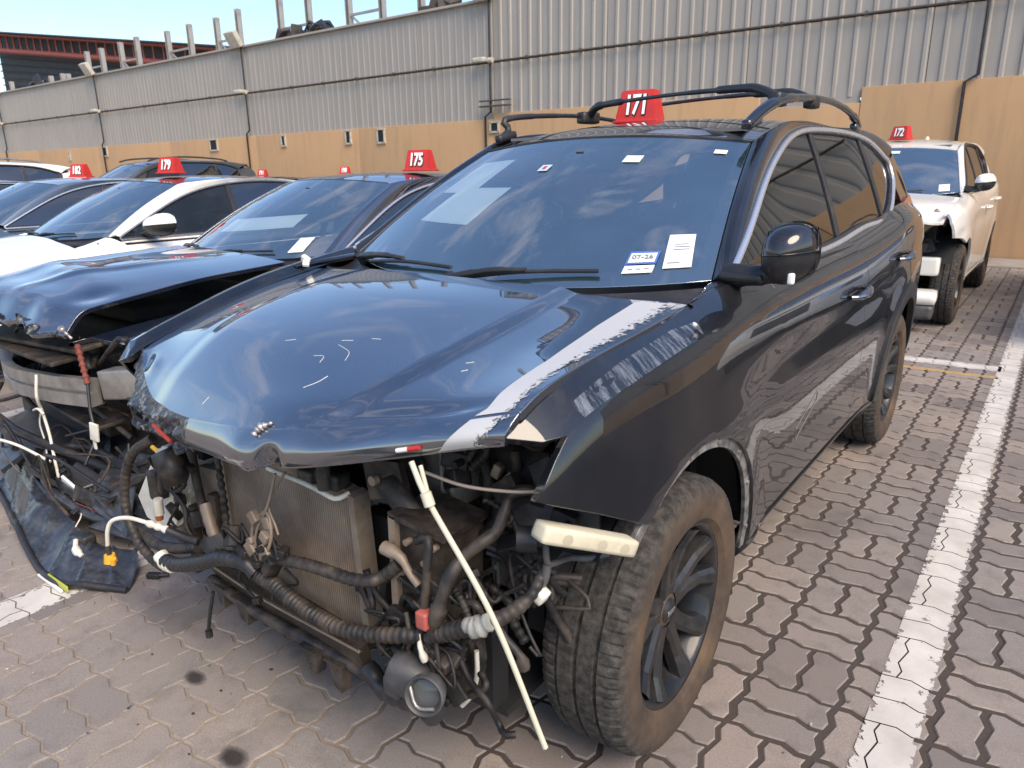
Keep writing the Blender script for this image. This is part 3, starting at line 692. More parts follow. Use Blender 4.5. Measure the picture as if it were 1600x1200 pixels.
def make_wheel(name, parent, loc, steer, side, rimmat, style=0, R=.363, W=.225, rr=.238):
    """wheel part with tyre, rim, spokes and hub cap as its sub-parts"""
    hub = MB(); hub.lathe([(-.09, .06), (.04, .06), (.055, .045), (.06, .0)], n=24); hub.lathe([(-.05, .155), (-.05, .06)], n=40); hub.lathe([(-.028, .155), (-.028, .06)], n=40); hub.lathe([(-.05, .155), (-.028, .155)], n=40)
    w_ = hub.build(name, M_('brake_steel', (.12, .09, .07), .6, .7, col2=(.2, .13, .09), nscale=15), parent); w_.location = loc; w_.rotation_euler = (0, 0, steer+(0 if side > 0 else PI))
    key = ('tyre', R, W, rr)
    if key not in MATS: MATS[key] = tyre_mesh(R, W, rr)
    put('tyre', MATS[key], w_)
    g = MB(); g.lathe([(-.10, rr-.002), (-.085, rr-.016), (.02, rr-.03), (.055, rr-.018), (.082, rr-.012), (.092, rr-.004), (.096, rr+.004), (.09, rr+.008), (.082, rr+.003), (.07, rr-.001)], n=72); g.build('rim', rimmat, w_)
    n = 5
    for k in range(n):
        for s_ in ((-1, 1) if style == 0 else (0,)):
            g = MB(); a0 = 2*PI*k/n+.3; spread = .30 if style == 0 else 0
            # spoke: from the hub to the rim, twin spokes fan out
            A = [(.045, a0+s_*.24), (.11, a0+s_*.20), (.17, a0+s_*.24), (rr-.014, a0+s_*spread)]
            wd = [.026, .021, .020, .027] if style == 0 else [.035, .026, .030, .042]; xf_ = [.054, .060, .070, .092]
            V = []
            for (r, a), wdk, xk in zip(A, wd, xf_):
                c = np.array([0, math.cos(a)*r, math.sin(a)*r]); tn = np.array([0, -math.sin(a), math.cos(a)])
                for dx, k_ in ((-.034, 1.25), (-.006, 1.1), (.004, .55), (.004, -.55), (-.006, -1.1), (-.034, -1.25)): V.append(c+tn*wdk*k_+np.array([xk+dx, 0, 0]))
            F = [(i*6+j, i*6+(j+1) % 6, (i+1)*6+(j+1) % 6, (i+1)*6+j) for i in range(3) for j in range(6)]
            g.add(V, F, False); g.build('spoke', rimmat, w_)
    g = MB(); g.lathe([(.03, .062), (.05, .058), (.056, .034), (.064, .030), (.066, .0)], n=28); hc = g.build('hub_cap', rimmat, w_)
    if style == 0:
        g = MB(); g.bbox((.0665, 0, 0), (.003, .042, .014), .001); g.build('hub_emblem', MCH, w_)
    return w_
def wheels(cfg, root, rimmat, steer=0, style=0, R=.363, W=.225, flat=False):
    for nm, y in (('front_wheel', 0), ('rear_wheel', cfg['wb'])):
        for s_ in (1, -1): make_wheel(nm, root, (s_*cfg['track'], y, R), steer if y == 0 else 0, s_, rimmat, style, R, W)

def low_levels(c):
    ys = c['ys']; off = c.get('off', [-.10, -.035, -.012, 0, -.012, -.008, -.038]); fr = c.get('fr', [0, .10, .33, .58, .72, .83, .93]); L = []
    w_, tx, tz, z0 = cub(ys, c['w']), cub(ys, c['tx']), cub(ys, c['tz']), cub(ys, c['z0'])
    df = c.get('door', (.5, c['wb']-.5))
    for j, f in enumerate(fr):
        row = []
        for y in ys:
            o = off[j]; k = 0 if df[0] <= y <= df[1] else 1
            if k and j in (4, 5): o = o*.5+ (0 if j == 4 else -.008)
            z = z0(y)+(tz(y)-z0(y))*f; xx = w_(y)+o
            if j == 6: xx = max(min(xx, w_(y)+o), tx(y)+.02)
            row.append((y, xx, z))
        L.append(row)
    L.append([(y, tx(y), tz(y)) for y in ys]); return L
def flare(centres, R, amt=.02, wd=.10):
    def mod(P, y, t):
        for yc, zc in centres:
            r = np.hypot(P[:, 1]-yc, P[:, 2]-zc); P = P.copy(); P[:, 0] += amt*np.exp(-((r-R-.01)/wd)**2)*(P[:, 2] < zc+R+.35)
        return P
    return mod

def build_car(name, label, cat, group, loc, c, rotz=0):
    """c: measurements of one car, all in metres from the ground below the front axle, y towards its rear"""
    root = thing(name, label, cat, loc, rotz, group); pm = c['paint']; W_ = c['wb']; H = {}
    S = Surf(low_levels(c)); S.mod = flare([(0, c['R']), (W_, c['R'])], c['ar'], c.get('flare', .018)); T = S.m-1; root['k'] = 0; del root['k']
    ar, zc, tm = c['ar'], c['R'], T
    def archpts(yc, a0, a1, r=None, n=14): return [p for p in circ(yc, zc, r or ar, a0, a1, n)]
    zs = c['sillz']
    aF = math.degrees(math.asin(max(-1, min(1, (zs-zc)/ar))))
    yd0, yd1, yd2 = c['doors']; nose, tail = c['nose'], c['tail']; ycow = c['ycowl']
    H['S'] = S; g_ = .003
    for s_ in (1, -1):
        # front fender
        SF = S
        if s_ < 0 and c.get('tz_right'): c2 = dict(c, tz=c['tz_right'], fr=[0, .10, .33, .58, .74, .89, 1.025]); SF = Surf(low_levels(c2)); SF.mod = S.mod
        if c.get('fender') and s_ in c['fender']: P = c['fender'][s_](archpts, aF, tm)
        else: P = [(nose, 't', tm)]+[(y, 't', tm) for y in np.linspace(nose, yd0-g_, 9)[1:]]+[(yd0-g_, c['fdz']), (yd0-.04, zs), ]+archpts(0, aF, 180-aF if c.get('bumperline') is None else 150)+[(nose, c.get('fnz', .55))]
        SF.panel('front_fender', P, c.get('fenderpaint', {}).get(s_, pm), root, s_, step=.05, thick=.02)
        # doors
        P = [(yd0+g_, c['fdz']), ]+[(y, 't', tm) for y in np.linspace(yd0+g_, yd1-g_, 7)]+[(yd1-g_, zs+.02), (yd0-.03, zs+.02)]
        fd = S.panel('front_door', P, pm, root, s_, step=.05, thick=.03); H['fd', s_] = fd
        P = [(y, 't', tm) for y in np.linspace(yd1+g_, yd2-g_, 6)]+[(yd2+c.get('rdx', .02), c['R']+ar*.95)]+[p for p in archpts(W_, 100, 180-aF, r=ar+.035) if p[0] < yd2+.02]+[(yd1+g_, zs+.02)]
        rd = S.panel('rear_door', P, pm, root, s_, step=.05, thick=.03); H['rd', s_] = rd
        # rear quarter
        P = [(y, 't', tm) for y in np.linspace(yd2+g_, tail, 8)]+[(tail, c['rbz'])]+archpts(W_, -aF if False else aF, 100, r=ar)+[(yd2+c.get('rdx', .02)+g_, c['R']+ar*.95)]
        P = [(y, 't', tm) for y in np.linspace(yd2+g_, tail, 8)]+[(tail, c['rbz']), (W_+ar*1.02, c['rbz'])]+[p for p in archpts(W_, 0, 100) if p[1] > c['rbz']+.02]+[(yd2+c.get('rdx', .02)+g_, c['R']+ar*.95)]
        S.panel('rear_quarter', P, pm, root, s_, step=.05, thick=.02)
        # sill
        P = [(yd0-.05, zs-.004), (W_-ar*.98, zs-.004), (W_-ar*.98, c['silb']), (yd0-.10, c['silb'])]
        S.panel('sill', P, c.get('sillmat', pm), root, s_, step=.08, thick=.05, inset=-.004)
        # arch liner
        for yc in (0, W_):
            g = MB(); g.lathe([(c['track']-.24, .0), (c['track']-.24, ar+.02), (c['track']+.06, ar+.02)], c=(0, yc, zc), n=36); g.F = [f for f in g.F if min(g.V[i][2] for i in f) > (zc-.02 if yc else zc+.06) and (yc or min(g.V[i][1] for i in f) > -.40)]; g.SM = g.SM[:len(g.F)]; o = g.build('wheel_well', MBODYI, root)
            if s_ < 0: o.scale = (-1, 1, 1)
        if c.get('cladding'):
            for yc, a0, a1 in ((0, aF, 180-aF), (W_, aF-8, 180-aF)):
                if yc == 0 and c.get('nofrontclad'): continue
                q = archpts(yc, a0, a1, r=ar-.028, n=20)+archpts(yc, a1, a0, r=ar+.045, n=20)
                S.panel('arch_moulding', q, MBK, root, s_, step=.05, inset=-.012, thick=.03)
        if c.get('handles', True):
            for yy, zz, dr in ((c['h1'][0], c['h1'][1], H['fd', s_]), (c['h2'][0], c['h2'][1], H['rd', s_])):
                tt = S.t_of(np.array([yy]), np.array([zz])); p = S.at(np.array([yy]), tt)[0]
                g = MB(); n_ = 12; pts = [(p[0]+.004, yy-.11, zz-.008), (p[0]+.030, yy-.085, zz-.006), (p[0]+.040, yy, zz), (p[0]+.030, yy+.075, zz+.004), (p[0]+.004, yy+.10, zz+.006)]
                g.tube(pts, [.010, .016, .019, .017, .010], 10, seg=24)
                o = g.build('handle', c.get('handlemat', pm), dr)
                if s_ < 0: o.scale = (-1, 1, 1)
    # ---- greenhouse
    bx, bz = cub(c['ys'], c['tx']), cub(c['ys'], c['tz']); tum, tum2 = c['tum']
    yt0 = c.get('ytaper', 2.4)
    def fx(y, z): return bx(np.clip(y, c['yb0'], c['yb1']))-.004-tum*(z-bz(np.clip(y, c['yb0'], c['yb1'])))-tum2*(z-bz(np.clip(y, c['yb0'], c['yb1'])))**2-np.clip(y-yt0, 0, 9)**2*c.get('taper', .05)
    G = Up(fx); H['G'] = G
    dlo = c['dlo_top']; bel = c['dlo_bot']; bt, bb = c['B']; ct, cb_ = c['C']
    DT = cub([p[0] for p in dlo], [p[1] for p in dlo]); DB = cub([p[0] for p in bel], [p[1] for p in bel])
    def pane(nm, yt_a, yt_b, yb_a, yb_b, mat_, ends=()):
        top = [(y, float(DT(y))-.012) for y in np.linspace(yt_b, yt_a, 12)]; bot = [(y, float(DB(y))+.012) for y in np.linspace(yb_a, yb_b, 8)]
        return bot+list(ends)+top
    pw = .022; yb0g = bel[0][0]; ytail = dlo[-1][0]; yT0 = dlo[0][0]
    for s_ in (1, -1):
        for nm, ta, tb, ba, bb_ in (('front_side_window', yT0+.03, bt-pw, yb0g+.05, bb-pw), ('rear_side_window', bt+pw, ct-pw, bb+pw, cb_-pw), ('quarter_window', ct+pw, ytail-.02, cb_+pw, bel[-1][0]-.02)):
            if nm == 'quarter_window' and c.get('noquarter'): continue
            o = G.panel(nm, pane(nm, ta, tb, ba, bb_, None), c.get('sideglass', {}).get(nm, MGS), root, s_, step=.09, inset=.010, thick=.004)
        for nm, t_, b_ in (('b_pillar', bt, bb), ('c_pillar', ct, cb_)):
            if nm == 'c_pillar' and c.get('noquarter'): continue
            P = [(b_-pw+.001, float(DB(b_))), (b_+pw-.001, float(DB(b_))), (t_+pw-.001, float(DT(t_))), (t_-pw+.001, float(DT(t_)))]
            G.panel('door_pillar', P, MBK if not c.get('pillarpaint') else pm, root, s_, step=.06, inset=.002, thick=.02)
        # bright strip round the windows
        out = [(y, float(DT(y))) for y in np.linspace(yT0, ytail, 30)]+[(y, float(DB(y))) for y in np.linspace(bel[-1][0], yb0g, 20)]
        pts = [(s_*(fx(y, z)+.004), y, z) for y, z in out]; pts.append(pts[0])
        g = MB(); P3 = np.array([[float(a) for a in p] for p in pts]); g.tube(P3, c.get('trimr', .011), 8, spl=True, seg=150); g.build('window_trim', c.get('trim', MTRIM), root)
        g = MB(); P4 = P3.copy(); P4[:, 0] -= s_*.012; cen = P4.mean(0); P4[:, 1:] = cen[1:]+(P4[:, 1:]-cen[1:])*np.array([.985, .955]); g.tube(P4, .012, 6, seg=120); g.build('window_seal', MBK, root)
    # ---- windscreen
    ws = c['ws']   # base centre (y,z), base corner (x,y,z), top centre (y,z), top corner (x,y,z), bulge
    def WS(s, v):
        s = np.asarray(s, float); v = np.asarray(v, float); a = np.abs(s)
        def row(cn, co): return np.stack([s*co[0], cn[0]+(co[1]-cn[0])*a**2.1, cn[1]+(co[2]-cn[1])*a**2.1], -1)
        B, Tt = row(ws[0], ws[1]), row(ws[2], ws[3]); P = B+(Tt-B)*v[..., None]; bl = ws[4]*np.sin(PI*np.clip(v, -.05, 1.05)); P[..., 1] -= bl*.55; P[..., 2] += bl*.8; return P
    H['WS'] = WS
    scr = grid_mesh(WS, np.linspace(-1, 1, 41), np.linspace(0, 1, 25), 'windscreen', MGL, root, thick=.004); H['windscreen'] = scr
    # black printed border of the screen, just inside it
    def border(u0, u1, v0, v1): return lambda U, V: WS(u0+(u1-u0)*U, v0+(v1-v0)*V)+np.array([0, .004, -.005])
    for a in ((-1, 1, 0, .085), (-1, 1, .955, 1), (-1, -.945, .07, .97), (.945, 1, .07, .97)):
        grid_mesh(border(*a), np.linspace(0, 1, 30), np.linspace(0, 1, 8 if a[1]-a[0] > 1 else 20), 'screen_border', MBODYI, scr, edge=False)
    # ---- roof
    ry = [p[0] for p in c['roof']]; rz = cub(ry, [p[1] for p in c['roof']]); rx = cub(ry, [p[2] for p in c['roof']]); ye = ry[-1]; cr = c.get('crown', .045)
    y0c, y0e = ws[2][0], ws[3][1]
    def RF(s, v):
        s = np.asarray(s, float); v = np.asarray(v, float); a = np.abs(s); ys_ = y0c+(y0e-y0c)*a**2.1; y = ys_+(ye-ys_)*v
        k = np.clip(1-(y-ys_)/.35, 0, 1); k = k*k*(3-2*k)
        z = rz(y)-cr*a**2.4*np.clip((y-y0c)/.3+.6, 0, 1); zt = ws[2][1]+(ws[3][2]-ws[2][1])*a**2.1+.006
        x = s*(rx(y)); xw = s*ws[3][0]; k2 = np.clip(1-(y-ys_)/.12, 0, 1)
        return np.stack([x*(1-k2)+xw*k2, y+.012, z*(1-k**3)+zt*k**3+k**3*(rz(y)-rz(ys_))], -1)
    H['RF'] = RF
    grid_mesh(RF, np.linspace(-1, 1, 33), np.linspace(0, 1, 49), 'roof', pm if not c.get('roofmat') else c['roofmat'], root, thick=.02)
    # ---- side rail of the body: windscreen pillar and roof edge in one sweep
    def poly_res(P, n):
        P = np.array(P, float); s = np.r_[0, np.cumsum(np.linalg.norm(np.diff(P, axis=0), axis=1))]; q = np.linspace(0, s[-1], n); return np.stack([np.interp(q, s, P[:, k]) for k in range(3)], 1)
    nA, nB = 22, 40
    inn = np.vstack([poly_res(WS(np.ones(20), np.linspace(0, 1, 20)), nA)[:-1], poly_res(RF(np.ones(40), np.linspace(0, 1, 40)), nB)])
    ya = c['pillar_y']
    o1 = [(y, float(DT(y))+.008) for y in np.linspace(yT0, ya, 20)]; o2 = [(y, float(DT(y))+.008) for y in np.linspace(ya, ytail, 30)]
    out = np.vstack([poly_res([(fx(y, z), y, z) for y, z in o1], nA)[:-1], poly_res([(fx(y, z), y, z) for y, z in o2], nB)])
    inn = inn+np.array([.006, 0, .001])
    fi = [cub(range(len(inn)), inn[:, k]) for k in range(3)]; fo = [cub(range(len(out)), out[:, k]) for k in range(3)]; nn = len(inn)-1
    def RL(q, w):
        A = np.stack([f(q*nn) for f in fi], -1); B = np.stack([f(q*nn) for f in fo], -1); w3 = w[..., None]
        d = (B-A); up_ = np.stack([np.clip(-d[..., 2], .02, 1), np.zeros_like(q), np.abs(d[..., 0])+.02], -1); up_ /= np.linalg.norm(up_, axis=-1)[..., None]
        return A*(1-w3)+B*w3+up_*(.19*np.linalg.norm(d, axis=-1)*4*w*(1-w))[..., None]
    for s_ in (1, -1):
        fn = (lambda U, V: RL(U, V)*np.array([1, 1, 1])) if s_ > 0 else (lambda U, V: RL(U, V)*np.array([-1, 1, 1]))
        grid_mesh(fn, np.linspace(0, 1, 80), np.linspace(0, 1, 11), 'roof_pillar', pm, root, flip=(s_ > 0), thick=.012)
    # ---- rear quarter above the belt, behind the side windows
    yr = c['rear']      # list of (y, z, halfwidth) down the middle of the tail, top first
    for s_ in (1, -1):
        q0 = (bel[-1][0]+.012, float(DB(bel[-1][0]))-.03); q1 = (ytail+.012, float(DT(ytail)))
        P = [q0, q1, (ye-.01, float(rz(ye))-cr-.02)]+[(p[0]-.07, p[1]) for p in yr if p[1] > bz(tail)+.02]+[(tail, float(bz(tail))-.01)]+[(y, float(bz(y))-.006) for y in np.linspace(tail, bel[-1][0]+.012, 6)[1:-1]]
        try: G.panel('rear_pillar', P, pm, root, s_, step=.06, inset=-.0015, thick=.015)
        except Exception as e: print('rear_pillar', name, e)
    # ---- tail
    zz = [p[1] for p in yr]; 
    fy, fw = cub(range(len(yr)), [p[0] for p in yr]), cub(range(len(yr)), [p[2] for p in yr]); fz_ = cub(range(len(yr)), zz)
    def TL(s, v):
        q = v*(len(yr)-1); a = np.abs(s); x = s*fw(q); return np.stack([x, fy(q)-.16*a**3.2-.02*a**2, fz_(q)-.02*a**2*(v < .4)], -1)
    grid_mesh(TL, np.linspace(-1, 1, 31), np.linspace(0, 1, 41), 'tailgate', pm, root, flip=False, thick=.02)
    rgl = c.get('rglass', (.06, .36))
    grid_mesh(lambda U, V: TL(U*.84, rgl[0]+(rgl[1]-rgl[0])*V)+np.array([0, .006, .004]), np.linspace(-1, 1, 21), np.linspace(0, 1, 10), 'rear_window', MGS, root)
    # ---- bonnet
    if c.get('hood'): c['hood'](root, c, H)
    else:
        hz = c.get('hcrown', .05)
        hy0 = nose+.02
        def HD(s, v):
            a = np.abs(s); yc0, yc1 = hy0-.10*(1-a**2), ycow-.17*(1-a**2)*0+(ws[0][0]-.05-ycow)*(1-a**2); y = yc0+(yc1-yc0)*v
            z = bz(np.clip(y, nose, 9))+hz*(1-a**2.2)+.012*(1/(1+np.exp((a-.55)*26)))-.05*np.clip(.25-v, 0, 1)**2*16*.4; return np.stack([s*(bx(np.clip(y, nose, 9))-.005), y, z+.002], -1)
        grid_mesh(HD, np.linspace(-1, 1, 45), np.linspace(0, 1, 35), 'bonnet', c.get('hoodpaint', pm), root, thick=.02)
    # ---- cowl, wipers
    def CW(s, v):
        a = np.abs(s); B = WS(s, np.zeros_like(s)); yy = B[..., 1]-.012-.16*v*(1-.3*a**2); return np.stack([s*(ws[1][0]+.0+.05*v), yy, B[..., 2]-.02-.02*np.sin(PI*v)-.02*v], -1)
    grid_mesh(CW, np.linspace(-1.02, 1.02, 25), np.linspace(0, 1, 7), 'cowl', MBK, root, flip=True)
    for s_ in (1, -1):   # fender corner beside the cowl
        a = np.array([float(bx(ycow))-.002, ycow, float(bz(ycow))]); b_ = np.array([ws[1][0]+.004, ws[1][1]-.02, ws[1][2]-.006]); d_ = np.array([float(fx(yT0, DB(yT0))), yT0, float(DB(yT0))]); e_ = S.at(np.array([ycow]), np.array([tm-.12]))[0]; e_ = np.array([float(bx(ycow))+.01, ycow, float(bz(ycow))-.01])
        def FC(U, V): 
            A_ = a+(b_-a)*U[..., None]; B_ = np.stack([bx(ycow+(yT0-ycow)*U)+.002, ycow+(yT0-ycow)*U, bz(ycow+(yT0-ycow)*U)-.006], -1); P = A_*(1-V[..., None])+B_*V[..., None]; P[..., 2] += .008*np.sin(PI*V); return P*np.array([s_, 1, 1])
        grid_mesh(FC, np.linspace(0, 1, 10), np.linspace(0, 1, 8), 'fender_corner', pm, root, flip=s_ > 0)
    for (sa, sb, va, vb) in c.get('wipers', ((-.86, -.10, -.01, .045), (-.05, .60, .0, .05))):
        A_ = WS(np.array(sa), np.array(va)); B_ = WS(np.array(sb), np.array(vb)); n_ = np.array([0, -.55, .8]); g = MB()
        A_ = A_+n_*.02; mid = A_*.45+B_*.55+n_*.03; pts = [A_, A_*.7+B_*.3+n_*.028, mid]; g.tube(pts, [.014, .011, .008], 8, seg=14); g.cyl(A_-n_*.03, A_+n_*.012, .018)
        wp = g.build('wiper', MBK, root)
        g = MB(); C_ = WS(np.array(sb-.62), np.array(va+.005))+n_*.016; D_ = WS(np.array(sb), np.array(vb+.01))+n_*.016; g.tube([C_, (C_+D_)/2+n_*.012, D_], .007, 6, seg=16); g.build('blade', MBK, wp)
    # ---- cabin
    zf = c.get('zfloor', .34)
    g = MB(); g.box((0, (yd0+W_+.3)/2, zf-.02), (1.5, W_+.3-yd0+.2, .04)); g.box((0, .40, (zf+bz(.3))/2-.06), (1.46, .05, bz(.3)-zf-.1))
    g.box((0, W_+.35, zf+.25), (1.3, .05, .6)); g.build('floor_pan', MBODYI, root)
    for s_ in (1, -1):
        g = MB(); g.box((s_*(c['w'][5]-.11), (yd0+yd2)/2, (zf+bz(1.5))/2), (.05, yd2-yd0+.1, bz(1.5)-zf-.03)); g.build('door_lining', MINT, root)
    zd = ws[0][1]-.06; yd = ws[0][0]+.12
    def DS(s, v): return np.stack([s*.70, yd+.02+v*.50+.06*np.abs(s)**2, zd+.04*np.sin(PI*np.clip(v*1.1, 0, 1))*(1+.4*np.exp(-((s-.48)/.2)**2*2))-.25*np.clip(v-.82, 0, 1)*4], -1)
    grid_mesh(DS, np.linspace(-1, 1, 25), np.linspace(0, 1, 16), 'dashboard', MINT, root, flip=False, thick=.2)
    ysx = c.get('seaty', 1.45)
    for s_ in (1, -1):
        g = MB(); g.bbox((s_*.37, ysx-.05, zf+.24), (.50, .52, .18), .06); g.bbox((s_*.37, ysx+.27, zf+.58), (.48, .15, .62), .06, rot=(-.30, 0, 0)); g.cyl((s_*.37-.06, ysx+.37, zf+.8), (s_*.37-.06, ysx+.40, zf+1.0), .008); g.cyl((s_*.37+.06, ysx+.37, zf+.8), (s_*.37+.06, ysx+.40, zf+1.0), .008); g.bbox((s_*.37, ysx+.40, zf+.97), (.26, .11, .17), .04); g.build('front_seat', MSEAT, root)
    g = MB(); g.bbox((0, ysx+.95, zf+.25), (1.25, .5, .2), .06); g.bbox((0, ysx+1.25, zf+.6), (1.25, .16, .62), .06, rot=(-.3, 0, 0)); g.build('rear_seat', MSEAT, root)
    g = MB(); t = np.linspace(0, 2*PI, 33); cx, cyy, czz = .37, yd+.60, zd+.02; tl = .45
    g.tube([(cx+.185*math.cos(a), cyy+.185*math.sin(a)*math.sin(tl)*1.0, czz+.185*math.sin(a)*math.cos(tl)) for a in t], .014, 8, seg=48); g.bbox((cx, cyy-.01, czz), (.15, .05, .12), .02, rot=(-tl, 0, 0)); g.box((cx, cyy-.005, czz), (.35, .015, .03)); g.build('steering_wheel', MINT, root)
    g = MB(); g.box((0, (y0c+ye)/2+.1, float(rz(1.6))-.075), (1.05, ye-y0c-.1, .012)); g.build('headliner', M_('headliner', (.16, .155, .15), .9), root)
    g = MB(); mp_ = WS(np.array(0.), np.array(.86)); g.bbox((0, mp_[1]+.07, mp_[2]-.04), (.24, .03, .07), .012); g.box((0, mp_[1]+.03, mp_[2]-.01), (.03, .06, .03)); g.build('inner_mirror', MINT, root)
    # ---- lower closures
    g = MB(); g.box((0, W_*.5+.1, c['silb']+.01), (1.3, W_-2*ar+.1, .05)); g.cyl((0, .5, c['silb']), (.02, W_-.4, c['silb']), .04); g.box((0, W_, .30), (1.2, .12, .12)); g.bbox((0, W_+.62, .36), (.9, .5, .18), .05); g.build('underbody', MBODYI, root)
    return root, H
def make_mirror(root, H, c, ctr, size, mat_shell, mat_low, sides=(1, -1), lamp=True):
    for s_ in sides:
        cx, cyy, czz = ctr; a, b, d = size
        def SH(U, V):   # shell rounded towards the front, cut flat at the glass (rear)
            th = U*2*PI; ph = V*PI/2*.985
            r = np.sin(ph); cx_ = np.sign(np.cos(th))*np.abs(np.cos(th))**.78*r; cz_ = np.sign(np.sin(th))*np.abs(np.sin(th))**.8*r
            k = np.where(cx_ > 0, 1.0, .92); x = cx+a*cx_*k+.03*(1-np.cos(ph))*0; z = czz+d*cz_*(1+.18*cx_*0)+.10*(x-cx)*1.0-.0; y = cyy-b*np.cos(ph)+.55*(x-cx)*.6
            return np.stack([x*s_, y, z], -1)
        o = grid_mesh(SH, np.linspace(0, .5, 30), np.linspace(0.01, 1, 16), 'mirror_cap', mat_shell, root, flip=s_ < 0, thick=.006)
        mm = put('door_mirror', None, root) if False else o
        o.name = 'door_mirror'
        def SH2(U, V): P = SH(U, V); P[..., 2] = czz+(P[..., 2]-czz)*1.05-.004; return P
        grid_mesh(SH2, np.linspace(.5, 1, 30), np.linspace(0.01, 1, 16), 'mirror_base', mat_low, o, flip=s_ < 0, thick=.006)
        grid_mesh(lambda U, V: np.stack([s_*(cx+(U-.5)*a*1.75), cyy+.01+.33*(U-.5)*a*1.75, czz+(V-.5)*d*1.6+.1*(U-.5)*a*1.75], -1), np.linspace(0, 1, 4), np.linspace(0, 1, 4), 'mirror_glass', MCH, o, flip=s_ > 0)
        g = MB(); xb = float(H['G'].f(cyy+.05, czz-.06))
        g.tube([(xb*s_-.01*s_, cyy+.0, czz-d*1.02), (s_*(xb+.05), cyy-.01, czz-d*.98), (s_*(cx-.0), cyy-.02, czz-d*.86)], [.034, .028, .022], 10, seg=12)
        g.bbox((s_*(xb+.045), cyy-.005, czz-d*1.0), (.12, .10, .022), .009)
        g.build('mirror_arm', MBK, o)
        if lamp: g = MB(); g.bbox((s_*(cx+a*.35), cyy-b*.55, czz-d*.9), (.016, .02, .03), .005); g.build('mirror_lamp', MWP, o)
# a numbered roof marker: sloped red plastic box standing on a flat foot
def roof_marker(num, loc, label, rz=0., size=1., back=True):
    size *= .86
    r = thing('roof_marker', label, 'roof marker', loc, rz, 'red numbered markers on the car roofs')
    b0, b1, h_, t0, t1 = .122*size, .098*size, .178*size, .09*size, .045*size
    g = MB(); V = [(-b0, -t0, 0), (b0, -t0, 0), (b0, t0, 0), (-b0, t0, 0), (-b1, -t1, h_), (b1, -t1, h_), (b1, t1, h_), (-b1, t1, h_)]
    g.add(V, [(3, 2, 1, 0), (4, 5, 6, 7), (0, 1, 5, 4), (1, 2, 6, 5), (2, 3, 7, 6), (3, 0, 4, 7)])
    me = g.mesh('marker_body', MRED); bm = bmesh.new(); bm.from_mesh(me); bmesh.ops.bevel(bm, geom=bm.edges[:], offset=.006*size, segments=2, affect='EDGES'); bm.to_mesh(me); bm.free(); put('marker_body', me, r)
    g = MB(); g.bbox((0, 0, .006), (b0*2.16, t0*2.2, .012), .004); g.build('foot', MRED, r)
    ang = math.atan2(h_, t0-t1)
    if num:
        text_part('number', num, .150*size, MWP, r, (0, -(t0+t1)/2-.004, h_*.52), (ang, 0, 0), .0015, .62, .005*size)
        sb = text_part('number_shadow', num, .150*size, MINT, r, (.004, -(t0+t1)/2-.0025, h_*.52-.004), (ang, 0, 0), .0008, .62, .009*size)
    return r
